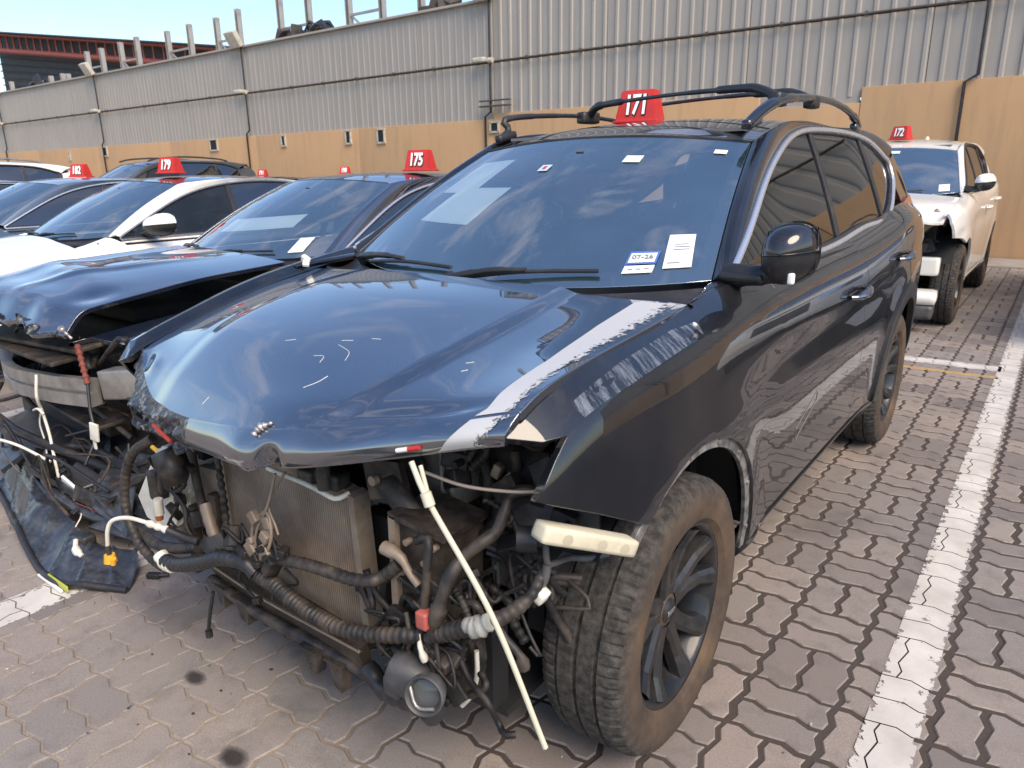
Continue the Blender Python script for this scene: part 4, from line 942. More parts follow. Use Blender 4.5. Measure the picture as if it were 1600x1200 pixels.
FT = {
'rad': [[-0.38, -0.47, 0.695], [0.222, -0.5, 0.718], [0.243, -0.5, 0.342], [-0.37, -0.46, 0.256]],
'rad2': [[-0.685, -0.44, 0.517], [-0.426, -0.46, 0.556], [-0.454, -0.46, 0.352], [-0.693, -0.44, 0.267]],
'radtube': [[-0.031, -0.55, 0.743], [0.114, -0.54, 0.73], [0.196, -0.53, 0.712], [0.212, -0.52, 0.713], [0.222, -0.5, 0.721]],
'beam_low': [[-0.379, -0.56, 0.356], [-0.11, -0.58, 0.357], [0.124, -0.59, 0.365], [0.304, -0.58, 0.354], [0.245, -0.5, 0.292]],
'beam_low2': [[-0.374, -0.56, 0.304], [-0.137, -0.57, 0.29], [0.14, -0.57, 0.293], [0.354, -0.55, 0.266], [0.409, -0.52, 0.231]],
'corr': [[-0.044, -0.62, 0.472], [0.065, -0.63, 0.475], [0.178, -0.64, 0.462], [0.295, -0.64, 0.457], [0.394, -0.63, 0.47], [0.488, -0.62, 0.498], [0.546, -0.6, 0.512]],
'harn_up': [[-0.035, -0.62, 0.522], [0.064, -0.62, 0.545], [0.168, -0.62, 0.568], [0.264, -0.62, 0.58], [0.341, -0.61, 0.58], [0.394, -0.6, 0.59], [0.415, -0.58, 0.599], [0.459, -0.57, 0.641]],
'harn_loop': [[-0.555, -0.58, 0.722], [-0.649, -0.6, 0.661], [-0.705, -0.61, 0.572], [-0.716, -0.62, 0.475], [-0.666, -0.63, 0.394], [-0.584, -0.63, 0.343], [-0.486, -0.63, 0.332]],
'harn_l2': [[-0.695, -0.6, 0.388], [-0.55, -0.62, 0.393], [-0.414, -0.63, 0.426], [-0.285, -0.63, 0.471]],
'harn_l3': [[-0.457, -0.66, 0.394], [-0.367, -0.66, 0.403], [-0.24, -0.66, 0.45], [-0.138, -0.65, 0.494], [-0.05, -0.64, 0.508], [-0.014, -0.63, 0.484]],
'tapewhite': [[-0.453, -0.66, 0.408], [-0.423, -0.66, 0.389], [-0.387, -0.66, 0.393]],
'pipe_white': [[-0.594, -0.74, 0.428], [-0.574, -0.74, 0.484], [-0.553, -0.73, 0.517], [-0.5, -0.71, 0.532], [-0.432, -0.69, 0.528], [-0.362, -0.67, 0.518]],
'pipe_black': [[-0.362, -0.67, 0.518], [-0.325, -0.65, 0.501], [-0.28, -0.63, 0.49]],
'yellow': [[-0.593, -0.74, 0.387]],
'plate': [[-0.355, -0.62, 0.417], [-0.318, -0.62, 0.472], [-0.175, -0.62, 0.544], [-0.032, -0.62, 0.534], [-0.033, -0.62, 0.504], [-0.185, -0.62, 0.498]],
'brkt': [[0.075, -0.6, 0.771], [0.058, -0.62, 0.689], [0.008, -0.63, 0.6], [0.001, -0.63, 0.516]],
'brkt2': [[0.1, -0.59, 0.777], [0.049, -0.61, 0.691], [0.081, -0.62, 0.644], [0.089, -0.62, 0.62]],
'horn': [[-0.434, -0.56, 0.622], [-0.434, -0.5, 0.586]],
'tank': [[-1.101, -0.42, 0.368], [-0.912, -0.42, 0.585], [-0.742, -0.42, 0.599], [-0.738, -0.42, 0.461], [-0.854, -0.42, 0.258], [-1.049, -0.42, 0.278]],
'sensor': [[-0.684, -0.5, 0.471], [-0.698, -0.5, 0.421]],
'rail_plate': [[0.317, -0.5, 0.792], [0.339, -0.45, 0.783], [0.449, -0.5, 0.765], [0.521, -0.48, 0.668], [0.529, -0.45, 0.575]],
'crashbox': [[0.432, -0.55, 0.731], [0.569, -0.55, 0.736], [0.555, -0.55, 0.49], [0.422, -0.55, 0.435], [0.459, -0.4, 0.638], [0.446, -0.4, 0.377]],
'tube_a': [[0.522, -0.58, 0.72], [0.557, -0.58, 0.735], [0.563, -0.59, 0.685], [0.562, -0.6, 0.615], [0.548, -0.6, 0.539], [0.535, -0.6, 0.494]],
'tube_a2': [[0.422, -0.58, 0.673], [0.471, -0.58, 0.666], [0.497, -0.58, 0.636], [0.524, -0.58, 0.614]],
'tube_b': [[0.733, -0.36, 0.8], [0.708, -0.42, 0.826], [0.68, -0.45, 0.82], [0.682, -0.48, 0.792], [0.675, -0.5, 0.754], [0.656, -0.53, 0.733], [0.629, -0.55, 0.704], [0.619, -0.58, 0.677], [0.608, -0.6, 0.624], [0.586, -0.6, 0.554], [0.531, -0.58, 0.432]],
'strip': [[0.583, -0.64, 0.934], [0.634, -0.65, 0.867], [0.774, -0.64, 0.666], [0.865, -0.6, 0.389]],
'strip2': [[0.587, -0.62, 0.92], [0.627, -0.64, 0.861]],
'rod': [[0.536, -0.56, 0.874], [0.619, -0.54, 0.858], [0.686, -0.5, 0.848], [0.736, -0.46, 0.844], [0.775, -0.42, 0.849]],
'lowharn': [[0.515, -0.58, 0.474], [0.603, -0.6, 0.538], [0.657, -0.6, 0.571], [0.717, -0.59, 0.601], [0.759, -0.56, 0.63], [0.784, -0.53, 0.66], [0.791, -0.5, 0.698], [0.775, -0.46, 0.71]],
'whitepatch': [[0.68, -0.61, 0.598], [0.709, -0.61, 0.602], [0.733, -0.6, 0.618]],
'lampblack': [[0.595, -0.4, 0.663], [0.699, -0.36, 0.635], [0.699, -0.36, 0.541], [0.592, -0.4, 0.564], [0.694, -0.3, 0.666]],
'lampsocket': [[0.761, -0.5, 0.769]],
'hose_g': [[0.798, -0.5, 0.764], [0.802, -0.5, 0.723], [0.804, -0.48, 0.714], [0.804, -0.42, 0.698], [0.826, -0.38, 0.686], [0.849, -0.34, 0.686]],
'foam': [[0.819, -0.54, 0.857], [0.995, -0.54, 0.866], [0.987, -0.54, 0.831], [0.807, -0.54, 0.814]],
'fog': [[0.615, -0.64, 0.435], [0.499, -0.6, 0.388], [0.612, -0.66, 0.431]],
'fogbr': [[0.366, -0.56, 0.293], [0.432, -0.58, 0.309], [0.515, -0.6, 0.336]],
'shield': [[0.545, -0.52, 0.452], [0.587, -0.48, 0.437], [0.577, -0.46, 0.361], [0.539, -0.46, 0.254], [0.551, -0.52, 0.369]],
'whitetail': [[0.593, -0.48, 0.397], [0.587, -0.48, 0.343], [0.561, -0.48, 0.281]],
'plugwhite': [[0.208, -0.46, 0.412], [0.222, -0.46, 0.379], [0.226, -0.46, 0.346]],
'clipwhite': [[0.16, -0.38, 0.628]],
'battery': [[0.104, -0.15, 0.66], [0.313, -0.15, 0.708], [0.067, -0.15, 0.506]],
'engcover': [[0.265, -0.15, 0.668], [0.619, -0.1, 0.814], [0.614, -0.15, 0.71], [0.275, -0.15, 0.632]],
'hang': [[-0.374, -0.56, 0.26], [-0.393, -0.57, 0.18], [-0.415, -0.57, 0.115]],
'tabs': [[-0.325, -0.55, 0.295], [-0.153, -0.57, 0.284], [0.121, -0.58, 0.252], [0.199, -0.58, 0.267], [-0.299, -0.5, 0.311]],
'fin_tabs': [[0.153, -0.6, 0.297], [0.207, -0.58, 0.232]],
'discs': [[0.576, -0.58, 0.443], [0.458, -0.56, 0.37]],
}
# ================================================================== the black SUV in front
PB = paint('black_paint_sky_tint', (.017, .033, .060), .55, .25, zdust=.0, cior=2.9)  # blue metallic base puts the sky's reflection into the black bonnet colour
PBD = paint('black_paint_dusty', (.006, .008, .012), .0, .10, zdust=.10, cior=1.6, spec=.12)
MC_ = dict(
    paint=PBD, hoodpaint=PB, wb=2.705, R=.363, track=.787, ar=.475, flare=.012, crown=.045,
    ys=[-.75, -.62, -.5, -.3, 0, .3, .62, 1.2, 1.8, 2.4, 2.9, 3.3, 3.55, 3.70],
    w=[.84, .865, .885, .90, .905, .905, .903, .903, .905, .91, .905, .88, .84, .78],
    tx=[.76, .765, .787, .797, .787, .79, .795, .792, .788, .780, .768, .758, .748, .73],
    tz=[.93, 1.0, 1.062, 1.10, 1.120, 1.15, 1.165, 1.165, 1.175, 1.215, 1.262, 1.27, 1.25, 1.22],
    z0=[.30, .28, .27, .25, .24, .24, .24, .24, .24, .25, .28, .33, .36, .40],
    nose=-.60, tail=3.60, ycowl=.16, sillz=.37, silb=.245, doors=(.66, 1.77, 2.66), fdz=1.16, rbz=.42, rdx=-.10,
    tum=(.36, .16), yb0=.45, yb1=2.7, ytaper=2.3, taper=.018,
    dlo_top=[(.46, 1.185), (.635, 1.265), (.944, 1.412), (1.22, 1.513), (1.51, 1.589), (1.97, 1.626), (2.61, 1.616), (2.95, 1.565), (3.17, 1.49)],
    dlo_bot=[(.46, 1.170), (.9, 1.165), (1.67, 1.172), (2.25, 1.205), (2.845, 1.262), (3.14, 1.40)],
    B=(1.80, 1.70), C=(2.62, 2.60), pillar_y=1.35,
    ws=[(.20, 1.128), (.735, .43, 1.163), (1.03, 1.590), (.590, 1.09, 1.553), .02],
    roof=[(.95, 1.592, .59), (1.3, 1.650, .58), (1.7, 1.686, .575), (2.2, 1.695, .565), (2.8, 1.678, .56), (3.3, 1.630, .56), (3.46, 1.600, .56)],
    rear=[(3.47, 1.595, .585), (3.62, 1.43, .69), (3.73, 1.22, .74), (3.77, .95, .76), (3.76, .75, .80), (3.82, .55, .82), (3.78, .38, .80)],
    h1=(1.56, .99), h2=(2.50, 1.045), seaty=1.45, handlemat=PB, cladding=True, nofrontclad=True, trimr=.012)
def fender_left(arch, aF, T):
    P = [(-.60, 't', T)]+[(y, 't', T) for y in np.linspace(-.56, .66-.003, 16)]+[(.657, .37), (.62, .37)]+arch(0, aF, 126)
    return P+[(-.45, .835), (-.60, .908), (-.545, .965), (-.50, 1.002), (-.55, 1.0)]
def fender_right(arch, aF, T):
    return [(-.50, 't', T)]+[(y, 't', T) for y in np.linspace(-.44, .66-.003, 14)]+[(.657, .37), (.62, .37)]+arch(0, aF, 131)+[(-.44, .82), (-.50, .90)]
MC_['fender'] = {1: fender_left, -1: fender_right}
# crushed bonnet, car's right side pushed down
HX = [-.785, -.52, -.26, 0, .26, .52, .785]
HY = [[-.46, -.585, -.66, -.70, -.705, -.62, -.565], [-.38, -.50, -.57, -.61, -.62, -.55, -.49], [-.18, -.33, -.40, -.43, -.42, -.37, -.32], [.02, -.07, -.12, -.13, -.12, -.09, -.07], [.25, .20, .165, .15, .165, .19, .155]]
HZ = [[.935, .890, .885, .915, .955, .992, 1.052], [.965, .962, .968, .985, 1.006, 1.037, 1.082], [1.026, 1.050, 1.060, 1.066, 1.067, 1.078, 1.104], [1.078, 1.112, 1.126, 1.130, 1.124, 1.116, 1.122], [1.118, 1.144, 1.153, 1.156, 1.152, 1.146, 1.138]]
hfy = [cub(HX, r) for r in HY]; hfz = [cub(HX, r) for r in HZ]
def ss(a, b, x): k = np.clip((x-a)/(b-a), 0, 1); return k*k*(3-2*k)
def HOOD(X, v):
    X = np.asarray(X, float); v = np.asarray(v, float); sh = X.shape; x = X.ravel(); t = v.ravel()*4
    Y = rows_cr(np.stack([f(x) for f in hfy], 1), t); Z = rows_cr(np.stack([f(x) for f in hfz], 1), t); vv = v.ravel()
    rl = .33+.10*np.sin(np.clip(vv, 0, 1)*PI*.75); rr = .36+.06*vv
    Z = Z-.014*ss(rl-.015, rl+.045, x)*(1-ss(.55, .80, x))*(.35+.65*ss(0, .15, vv))-.007*ss(rr-.03, rr+.08, -x)*(1-ss(.50, .78, -x))
    # dents: soft wave near the left front, pinch by the crumpled right corner
    Z = Z-.008*np.exp(-(((x-.56)/.12)**2+((vv-.16)/.06)**2))+.006*np.exp(-(((x-.45)/.10)**2+((vv-.07)/.03)**2))
    Z = Z+.007*np.exp(-(((x+.60)/.06)**2+((vv-.10)/.09)**2))-.010*np.exp(-(((x+.68)/.045)**2+((vv-.04)/.08)**2))
    xx = x*(1+.012*np.sin(np.clip(vv, 0, 1)*PI)); xx = np.where(vv > .9, xx, xx)
    return np.stack([xx, Y, Z], 1).reshape(sh+(3,))
LX = [-.77, -.62, -.42, -.2, 0, .2, .4, .6, .785]
LY = [-.49, -.60, -.645, -.678, -.712, -.742, -.690, -.620, -.597]; LZ = [.84, .808, .797, .812, .838, .866, .898, .943, .995]
lfy, lfz = cub(LX, LY), cub(LX, LZ)
def FACE(X, v):
    X = np.asarray(X, float); v = np.asarray(v, float); A = HOOD(X, np.zeros_like(X)); B = np.stack([X*.985, lfy(X), lfz(X)], -1)
    w_ = v[..., None]; P = A*(1-w_)+B*w_; b = np.sin(PI*np.clip(v, 0, 1)); P[..., 1] -= .016*b; 
    k = np.exp(-((X-.255)/.022)**2)*ss(.25, 1, v); P[..., 1] += .045*k; P[..., 2] -= .010*np.exp(-((X-.19)/.03)**2)*v
    P[..., 1] += .010*np.sin(X*23+1.2)*b*ss(-.2, .5, X)*.6
    return P
def m_bare():
    if 'bare' in MATS: return MATS['bare']
    m, nt, b = base_mat('bare_patch'); v = coords(nt); n = noise(nt, 55, 8, .75, v, .8); n2 = noise(nt, 6, 4, .6, v)
    e = nt.nodes.new('ShaderNodeAttribute'); e.attribute_name = 'edge'
    k = math_(nt, 'SUBTRACT', math_(nt, 'ADD', n.outputs['Fac'], .42), math_(nt, 'MULTIPLY', e.outputs['Fac'], .60))
    k = math_(nt, 'MULTIPLY_ADD', n2.outputs['Fac'], .35, math_(nt, 'SUBTRACT', k, .17))
    a = ramp(nt, k, [(.40, (0, 0, 0)), (.43, (1, 1, 1))]); nt.links.new(a.outputs[0], b.inputs['Alpha'])
    nt.links.new(mixc(nt, ramp(nt, n2.outputs['Fac'], [(.55, (0, 0, 0)), (.68, (1, 1, 1))]).outputs[0], (.50, .50, .49), (.62, .60, .42)), b.inputs['Base Color']); b.inputs['Roughness'].default_value = .5
    MATS['bare'] = m; return m
def hood_main(root, c, H):
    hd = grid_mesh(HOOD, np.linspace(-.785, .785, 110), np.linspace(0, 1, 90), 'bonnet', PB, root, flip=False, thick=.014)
    H['hood'] = hd
    grid_mesh(FACE, np.linspace(-.13, .785, 120), np.linspace(0, 1, 24), 'bonnet_lip', PB, hd, flip=True, thick=.010)
    grid_mesh(lambda X, v: FACE(X, v*0+1)+np.stack([X*0, v*.045, .002-v*.004], -1), np.linspace(-.6, .78, 60), np.linspace(0, 1, 4), 'bonnet_hem', MBODYI, hd, flip=True)
    # crumpled, torn front corner on the car's right
    rs_ = np.random.RandomState(5); ph = rs_.uniform(0, 6, 8)
    def TORN(X, v):
        P = FACE(X, v); k = ss(-.10, -.22, X) if False else np.clip((-.13-X)/.08, 0, 1)*np.sin(PI*np.clip(v, 0, 1)*.5)
        n = np.abs(np.sin(X*15+ph[0]+v*2))+np.abs(np.sin(X*27+ph[1]-v*5))*.6+np.abs(np.sin(v*6+ph[2]+X*9))*.8
        P = P.copy(); P[..., 1] += k*(n-1.2)*.020+.0015*k*np.sin(X*140+v*30); P[..., 2] += k*(np.sin(X*39+ph[3]+v*7))*.010*v; P[..., 0] += k*np.sin(X*33+v*5)*.004
        return P
    grid_mesh(TORN, np.linspace(-.80, -.13, 110), np.linspace(0, 1.12, 34), 'torn_front_corner', MSCRAPE, hd, flip=True, thick=.006)
    g = MB()
    g.add([(-.50, -.655, .80), (-.36, -.70, .79), (-.31, -.722, .835), (-.46, -.68, .85)], [(0, 1, 2, 3)]); 
    # paint flaked off along the left edge of the bonnet
    inn_ = lambda v: np.interp(v, [0, .08, .5, .75, .97, 1.0], [.690, .704, .690, .655, .640, .668])
    def BARE(U, V): X = inn_(U)+(.772-inn_(U))*V; return HOOD(X, U)+np.array([0, 0, .0014])
    grid_mesh(BARE, np.linspace(.01, .985, 80), np.linspace(0, 1, 16), 'bare_patch', m_bare(), hd, flip=True, edge=False, attr=True)
    def BARE2(U, V): X = .690+.085*V-.045*U*(1-.4*V); return FACE(X, .04+U*.90)+np.array([0, -.0025, .0008])
    grid_mesh(BARE2, np.linspace(0, 1, 20), np.linspace(0, 1, 14), 'bare_patch', m_bare(), hd, flip=True, edge=False, attr=True)
    def on_hood(x, y):
        vv = np.linspace(0, 1, 101); P = HOOD(np.full(101, x), vv); v = np.interp(y, P[:, 1], vv); return HOOD(np.array(x), np.array(v))+np.array([0, 0, .0006])
    for q in (((.12, -.49), (.15, -.485), (.165, -.51)), ((.13, -.41), (.16, -.40)), ((.14, -.43), (.20, -.45), (.225, -.485)), ((.20, -.375), (.225, -.37)), ((.215, -.60), (.235, -.575), (.24, -.55)), ((-.04, -.45), (-.01, -.44)), ((-.115, -.655), (-.105, -.64)), ((.50, -.38), (.515, -.37)), ((.52, -.42), (.53, -.41))):
        g = MB(); g.tube([tuple(on_hood(*p)) for p in q], .0006, 5, seg=10); g.build('scratch', MPAP, hd)
    P = [HOOD(np.array(.235), np.array(.03))+[0, 0, .004], HOOD(np.array(.215), np.array(0.))+[0, -.004, .004], FACE(np.array(.205), np.array(.12))+[0, -.006, 0]]
    g = MB(); g.tube(P, [.004, .009, .006], 7, seg=14, rings=5, ramp_=.7); g.build('torn_metal', MALU, hd)
    g = MB(); P = FACE(np.array([-.33, -.24]), np.array([.55, .95])); g.tube([P[0]+[0, -.012, .0], P[1]+[0, -.012, 0]], .006, 6, seg=2, spl=False); g.build('red_fragment', M_('dark_red', (.28, .03, .02), .5), hd)
    P = FACE(np.array([.55, .60]), np.array([.72, .70])); g = MB(); g.tube([P[0]+[0, -.004, 0], (P[0]+P[1])/2+[0, -.004, 0]], .005, 6, seg=2, spl=False); g.build('touch_up_mark', MPAP, hd)
    g = MB(); g.tube([(P[0]+P[1])/2+[0, -.004, 0], P[1]+[0, -.004, 0]], .005, 6, seg=2, spl=False); g.build('red_mark', MRED, hd)
MC_['hood'] = hood_main
MC_['tz_right'] = [.82, .87, .925, .992, 1.077, 1.128, 1.165, 1.165, 1.175, 1.215, 1.262, 1.27, 1.25, 1.22]
OX, OY = -1.515, 1.557
car, H1 = build_car('crashed_suv', 'black SUV in front with its whole front end torn off and roof marker 171', 'car', None, (OX, OY, 0), MC_)
for o in list(car.children): pass
wheels(MC_, car, MRIM, 0)
# ---- exposed front structure and engine bay of the black SUV
MALUR = M_('radiator_fins', (.22, .17, .13), .6, .4, col2=(.36, .29, .22), nscale=7, lo=.35, hi=.7)
def m_fins():
    m, nt, b = base_mat('radiator_core'); v = coords(nt); n = noise(nt, 6, 6, .65, v); wv = nt.nodes.new('ShaderNodeTexWave'); wv.bands_direction = 'Z'; wv.inputs['Scale'].default_value = 95; nt.links.new(v, wv.inputs[0])
    wx = nt.nodes.new('ShaderNodeTexWave'); wx.bands_direction = 'X'; wx.inputs['Scale'].default_value = 36; nt.links.new(v, wx.inputs[0])
    c = mixc(nt, ramp(nt, n.outputs['Fac'], [(.33, (0, 0, 0)), (.70, (1, 1, 1))]).outputs[0], (.22, .165, .12), (.50, .39, .29)); c = mixc(nt, math_(nt, 'MULTIPLY', wx.outputs['Fac'], .55), c, (.05, .036, .028)); nt.links.new(c, b.inputs['Base Color'])
    b.inputs['Roughness'].default_value = .7; b.inputs['Metallic'].default_value = .2; h = math_(nt, 'ADD', wv.outputs['Fac'], wx.outputs['Fac']); bump(nt, b, h, .5, .003); return m
MFIN = m_fins()
def slab(name, quad, th, mat, parent, dy=1):
    Q = np.array(quad, float); n = np.cross(Q[1]-Q[0], Q[3]-Q[0]); n /= np.linalg.norm(n); n = n if n[1]*dy > 0 else -n
    g = MB(); g.add(np.vstack([Q, Q+n*th]), [(0, 1, 2, 3), (7, 6, 5, 4), (0, 4, 5, 1), (1, 5, 6, 2), (2, 6, 7, 3), (3, 7, 4, 0)]); return g.build(name, mat, parent)
F = FT
# radiator: core, end tanks, top pipe
TLr, TRr, BRr, BLr = np.array([-.37, -.47, .80]), np.array([.222, -.5, .722]), np.array([.243, -.5, .342]), np.array([-.37, -.46, .262])
rad = slab('radiator', [TLr, TRr, BRr, BLr], .035, MFIN, car)
slab('end_tank', [TRr+[0, -.008, 0], TRr+[.022, -.008, -.006], BRr+[.024, -.008, 0], BRr+[0, -.008, 0]], .05, M_('dusty_tank', (.30, .245, .19), .7, .2, col2=(.16, .12, .09), nscale=10), rad)
slab('end_tank', [TLr+[-.03, -.008, 0], TLr+[0, -.008, 0], BLr+[0, -.008, 0], BLr+[-.03, -.008, 0]], .05, MALUR, rad)
g = MB(); g.tube(F['radtube'], .007, 7); g.build('coolant_pipe', MWHT, rad)
slab('oil_cooler', [(-.685, -.42, .56), (-.41, -.45, .60), (-.43, -.45, .31), (-.66, -.43, .27)], .03, MFIN, car)
g = MB(); g.bbox((.155, -.50, .745), (.10, .05, .04), .01); g.cyl((.17, -.53, .73), (.17, -.53, .80), .018); g.bbox((.10, -.52, .745), (.05, .04, .035), .008); g.build('radiator_mount', MDIRT, car)
# lower beam: C channel with bright edge
g = MB()
P = spline(F['beam_low'][:4], 14)
for a, b_ in zip(P[:-1], P[1:]):
    g.tube([a, b_], .004, 5, seg=2, spl=False)
g.build('beam_edge', MALUR, car)
slab('lower_beam', [F['beam_low'][0], F['beam_low'][3], [.30, -.56, .268], [-.37, -.54, .296]], .03, MDIRT2, car)
g = MB(); g.tube(F['beam_low2'], .016, 8); g.build('lower_beam_edge', MDIRT, car)
slab('beam_shelf', [F['beam_low'][0], F['beam_low'][3], [.29, -.49, .33], [-.36, -.47, .33]], .006, MDIRT2, car, dy=-1)
g = MB(); a, b_ = np.array([.304, -.58, .354]), np.array([.27, -.50, .30]); g.tube([a, b_], .005, 5, seg=2, spl=False); g.build('beam_edge', MALUR, car)
for k, (x, y, z, w_, h_) in enumerate(((-.315, -.56, .275, .05, .07), (-.20, -.565, .27, .07, .075), (.13, -.585, .262, .06, .07), (.215, -.575, .245, .055, .085))):
    g = MB(); g.prism([(x-w_/2, z+h_/2), (x+w_/2, z+h_/2), (x+w_*.35, z-h_/2), (x-w_*.1, z-h_*.35)], y-.012, y+.02, 'y'); g.box((x, y+.005, z+h_/2), (w_+.01, .05, .006)); g.build('mounting_tab', MDIRT, car)
# wiring looms
g = MB(); g.tube(F['corr'], .0165, 12, rings=34, ramp_=.30); g.tube(F['corr'][:4], .0172, 10, rings=24, ramp_=.5); g.build('wiring_loom', MDIRT, car)
g = MB(); g.tube(F['harn_up'], .0150, 12, rings=26, ramp_=.12); g.build('wiring_loom', MDIRT, car)
g = MB(); g.tube(F['harn_loop'], .0145, 12, rings=30, ramp_=.16); g.build('wiring_loom', MDIRT, car)
g = MB(); g.tube(F['harn_l2'], .0155, 10, rings=22, ramp_=.12); g.build('wiring_loom', MDIRT, car)
g = MB(); g.tube(F['harn_l3'], .0205, 12, rings=20, ramp_=.10); g.build('wiring_loom', MBK, car)
g = MB(); g.tube(F['tapewhite'], .0215, 12, rings=4, ramp_=.06); g.build('white_tape', MWHT, car)
g = MB(); g.tube(F['lowharn'], [.014, .017, .019, .019, .017, .015, .012, .010], 10, rings=26, ramp_=.16); g.build('wiring_loom', MDIRT, car)
g = MB(); g.tube(F['whitepatch'], [.016, .022, .018], 9, rings=4, ramp_=.2); g.build('tape_wrap', M_('grey_tape', (.38, .38, .34), .6, col2=(.2, .19, .17), nscale=20), car)
g = MB(); g.tube(F['pipe_white'], .0062, 8); g.build('bent_pipe', MWHT, car)
p = F['pipe_white'][-1]; g = MB(); g.tube([F['pipe_white'][-2], p], .010, 10, seg=8, rings=3, ramp_=.4); g.build('pipe_fitting', MWHT, car)
g = MB(); g.tube([F['pipe_white'][0], F['yellow'][0]], .0075, 8, seg=4, spl=False); g.build('pipe_end', MDIRT, car)
g = MB(); g.tube(F['pipe_black'], .0115, 8); g.build('rubber_hose', MBK, car)
y_ = F['yellow'][0]; g = MB(); g.cyl((y_[0], y_[1], y_[2]-.012), (y_[0], y_[1], y_[2]+.012), .019, .015, 10); g.cyl((y_[0]+.014, y_[1], y_[2]-.016), (y_[0]+.02, y_[1], y_[2]+.004), .008); g.build('yellow_cap', M_('yellow_cap', (.72, .36, .03), .45), car)
g = MB(); q = F['plate']; Q = np.array([q[0], q[1], q[2], q[3], q[4], q[5]]); n_ = 6; g.add(np.vstack([Q, Q+[0, .035, -.006]]), [(0, 1, 2, 3, 4, 5), (11, 10, 9, 8, 7, 6)]+[(i, (i+1) % 6, 6+(i+1) % 6, 6+i) for i in range(6)]); g.build('bracket_plate', MGREY, car)
g = MB(); g.tube(F['brkt'], .0042, 6); g.tube(F['brkt2'], .0035, 6)
rr = random.Random(4)
for k in range(9):
    g.bbox((rr.uniform(-.03, .065), -.625+rr.uniform(-.01, .01), rr.uniform(.53, .66)), (rr.uniform(.015, .035), .02, rr.uniform(.015, .04)), .004, rot=(0, rr.uniform(0, 3), 0))
g.tube([(.0, -.63, .52), (.05, -.635, .56), (.075, -.63, .62), (.05, -.62, .67), (.005, -.63, .63), (-.015, -.63, .57)], .005, 6); g.build('hood_latch', MALUR, car)
# washer tank left, horn, sensor
g = MB(); t_ = F['tank']; Q = np.array(t_)+[.14, -.06, .03]; g.add(np.vstack([Q, Q+[0, .16, 0]]), [(0, 1, 2, 3, 4, 5), (11, 10, 9, 8, 7, 6)]+[(i, (i+1) % 6, 6+(i+1) % 6, 6+i) for i in range(6)])
me = g.mesh('washer_tank', MWHT); bm = bmesh.new(); bm.from_mesh(me); bmesh.ops.bevel(bm, geom=bm.edges[:], offset=.02, segments=3, affect='EDGES'); bm.to_mesh(me); bm.free(); put('washer_tank', me, car)
g = MB(); g.bbox((-.735, -.50, .50), (.045, .05, .10), .01); g.bbox((-.68, -.50, .55), (.03, .04, .14), .008, rot=(0, .3, 0)); g.build('tank_pump', MDIRT, car)
g = MB(); g.cyl((-.697, -.53, .415), (-.690, -.53, .47), .016, .014); g.build('connector', MWHT, car)
g = MB(); g.cyl((-.70, -.53, .395), (-.697, -.53, .42), .012, .014); g.build('orange_plug', M_('orange_plug', (.38, .10, .02), .5), car)
g = MB(); g.lathe([(0, .0), (0, .020), (-.006, .024), (-.012, .048), (-.02, .054), (.035, .056), (.045, .045), (.055, .0)], axis='y', n=30); g.lathe([(-.022, .042), (-.014, .036), (-.010, .0)], axis='y', n=24); o = g.build('horn', MDIRT, car); o.location = (-.455, -.60, .655); o.rotation_euler = (.3, 0, -.5)
g = MB(); g.tube([(-.60, -.50, .75), (-.585, -.5, .66), (-.60, -.5, .55), (-.63, -.5, .47)], .010, 8); g.tube([(-.53, -.48, .76), (-.53, -.48, .60), (-.52, -.47, .40)], .014, 8); g.tube([(-.36, -.50, .74), (-.352, -.50, .62), (-.35, -.5, .5), (-.33, -.52, .44)], .010, 8, rings=12, ramp_=.5); g.build('bay_hoses', MDIRT, car)
g = MB(); g.tube([(-.345, -.56, .56), (-.31, -.57, .50), (-.27, -.58, .47), (-.2, -.6, .50), (-.08, -.61, .52)], .017, 10, rings=10, ramp_=.1); g.build('radiator_hose', MALUR, car)
g = MB(); g.bbox((-.47, -.46, .36), (.04, .03, .32), .006); g.bbox((-.60, -.47, .33), (.03, .03, .25), .006, rot=(0, .15, 0)); g.build('support_bar', MDIRT2, car)
# left rail, crash box, tubes in front of the engine
g = MB(); A = [np.array(p) for p in F['rail_plate']]
P = [A[0]+[0, .02, 0], (A[0]+A[2])/2+[0, 0, -.01], A[2]+[-.02, 0, -.03], A[3]+[-.02, .0, 0], A[4]]; g.tube(P, [.036, .034, .030, .032, .034], 4, seg=16); g.build('apron_rail', MDIRT, car)
slab('rail_bracket', [(.30, -.52, .835), (.385, -.49, .835), (.42, -.50, .76), (.33, -.53, .745)], .03, MDIRT2, car)
g = MB(); g.cyl((.345, -.535, .795), (.345, -.52, .795), .012); g.build('bolt', MALUR, car)
c8 = [F['crashbox'][i] for i in range(4)]; slab('crash_box', [(.435, -.545, .735), (.565, -.545, .73), (.555, -.545, .50), (.43, -.545, .44)], .14, MDIRT2, car)
slab('crash_box_flange', [(.418, -.56, .75), (.585, -.56, .735), (.583, -.56, .722), (.42, -.56, .737)], .15, MDIRT, car)
slab('crash_box_flange', [(.418, -.56, .74), (.438, -.56, .74), (.432, -.56, .43), (.412, -.56, .43)], .02, MALUR, car)
for x, z in ((.47, .69), (.52, .655), (.55, .70), (.44, .60), (.545, .56)):
    g = MB(); g.cyl((x, -.562, z), (x, -.54, z), .008, n=8); g.build('bolt', MALUR, car)
slab('support_post', [(.425, -.53, .45), (.56, -.53, .50), (.55, -.52, .30), (.41, -.52, .27)], .06, MDIRT2, car)
g = MB(); g.tube(F['tube_a'], .0095, 10); g.build('coolant_hose', MDIRT, car)
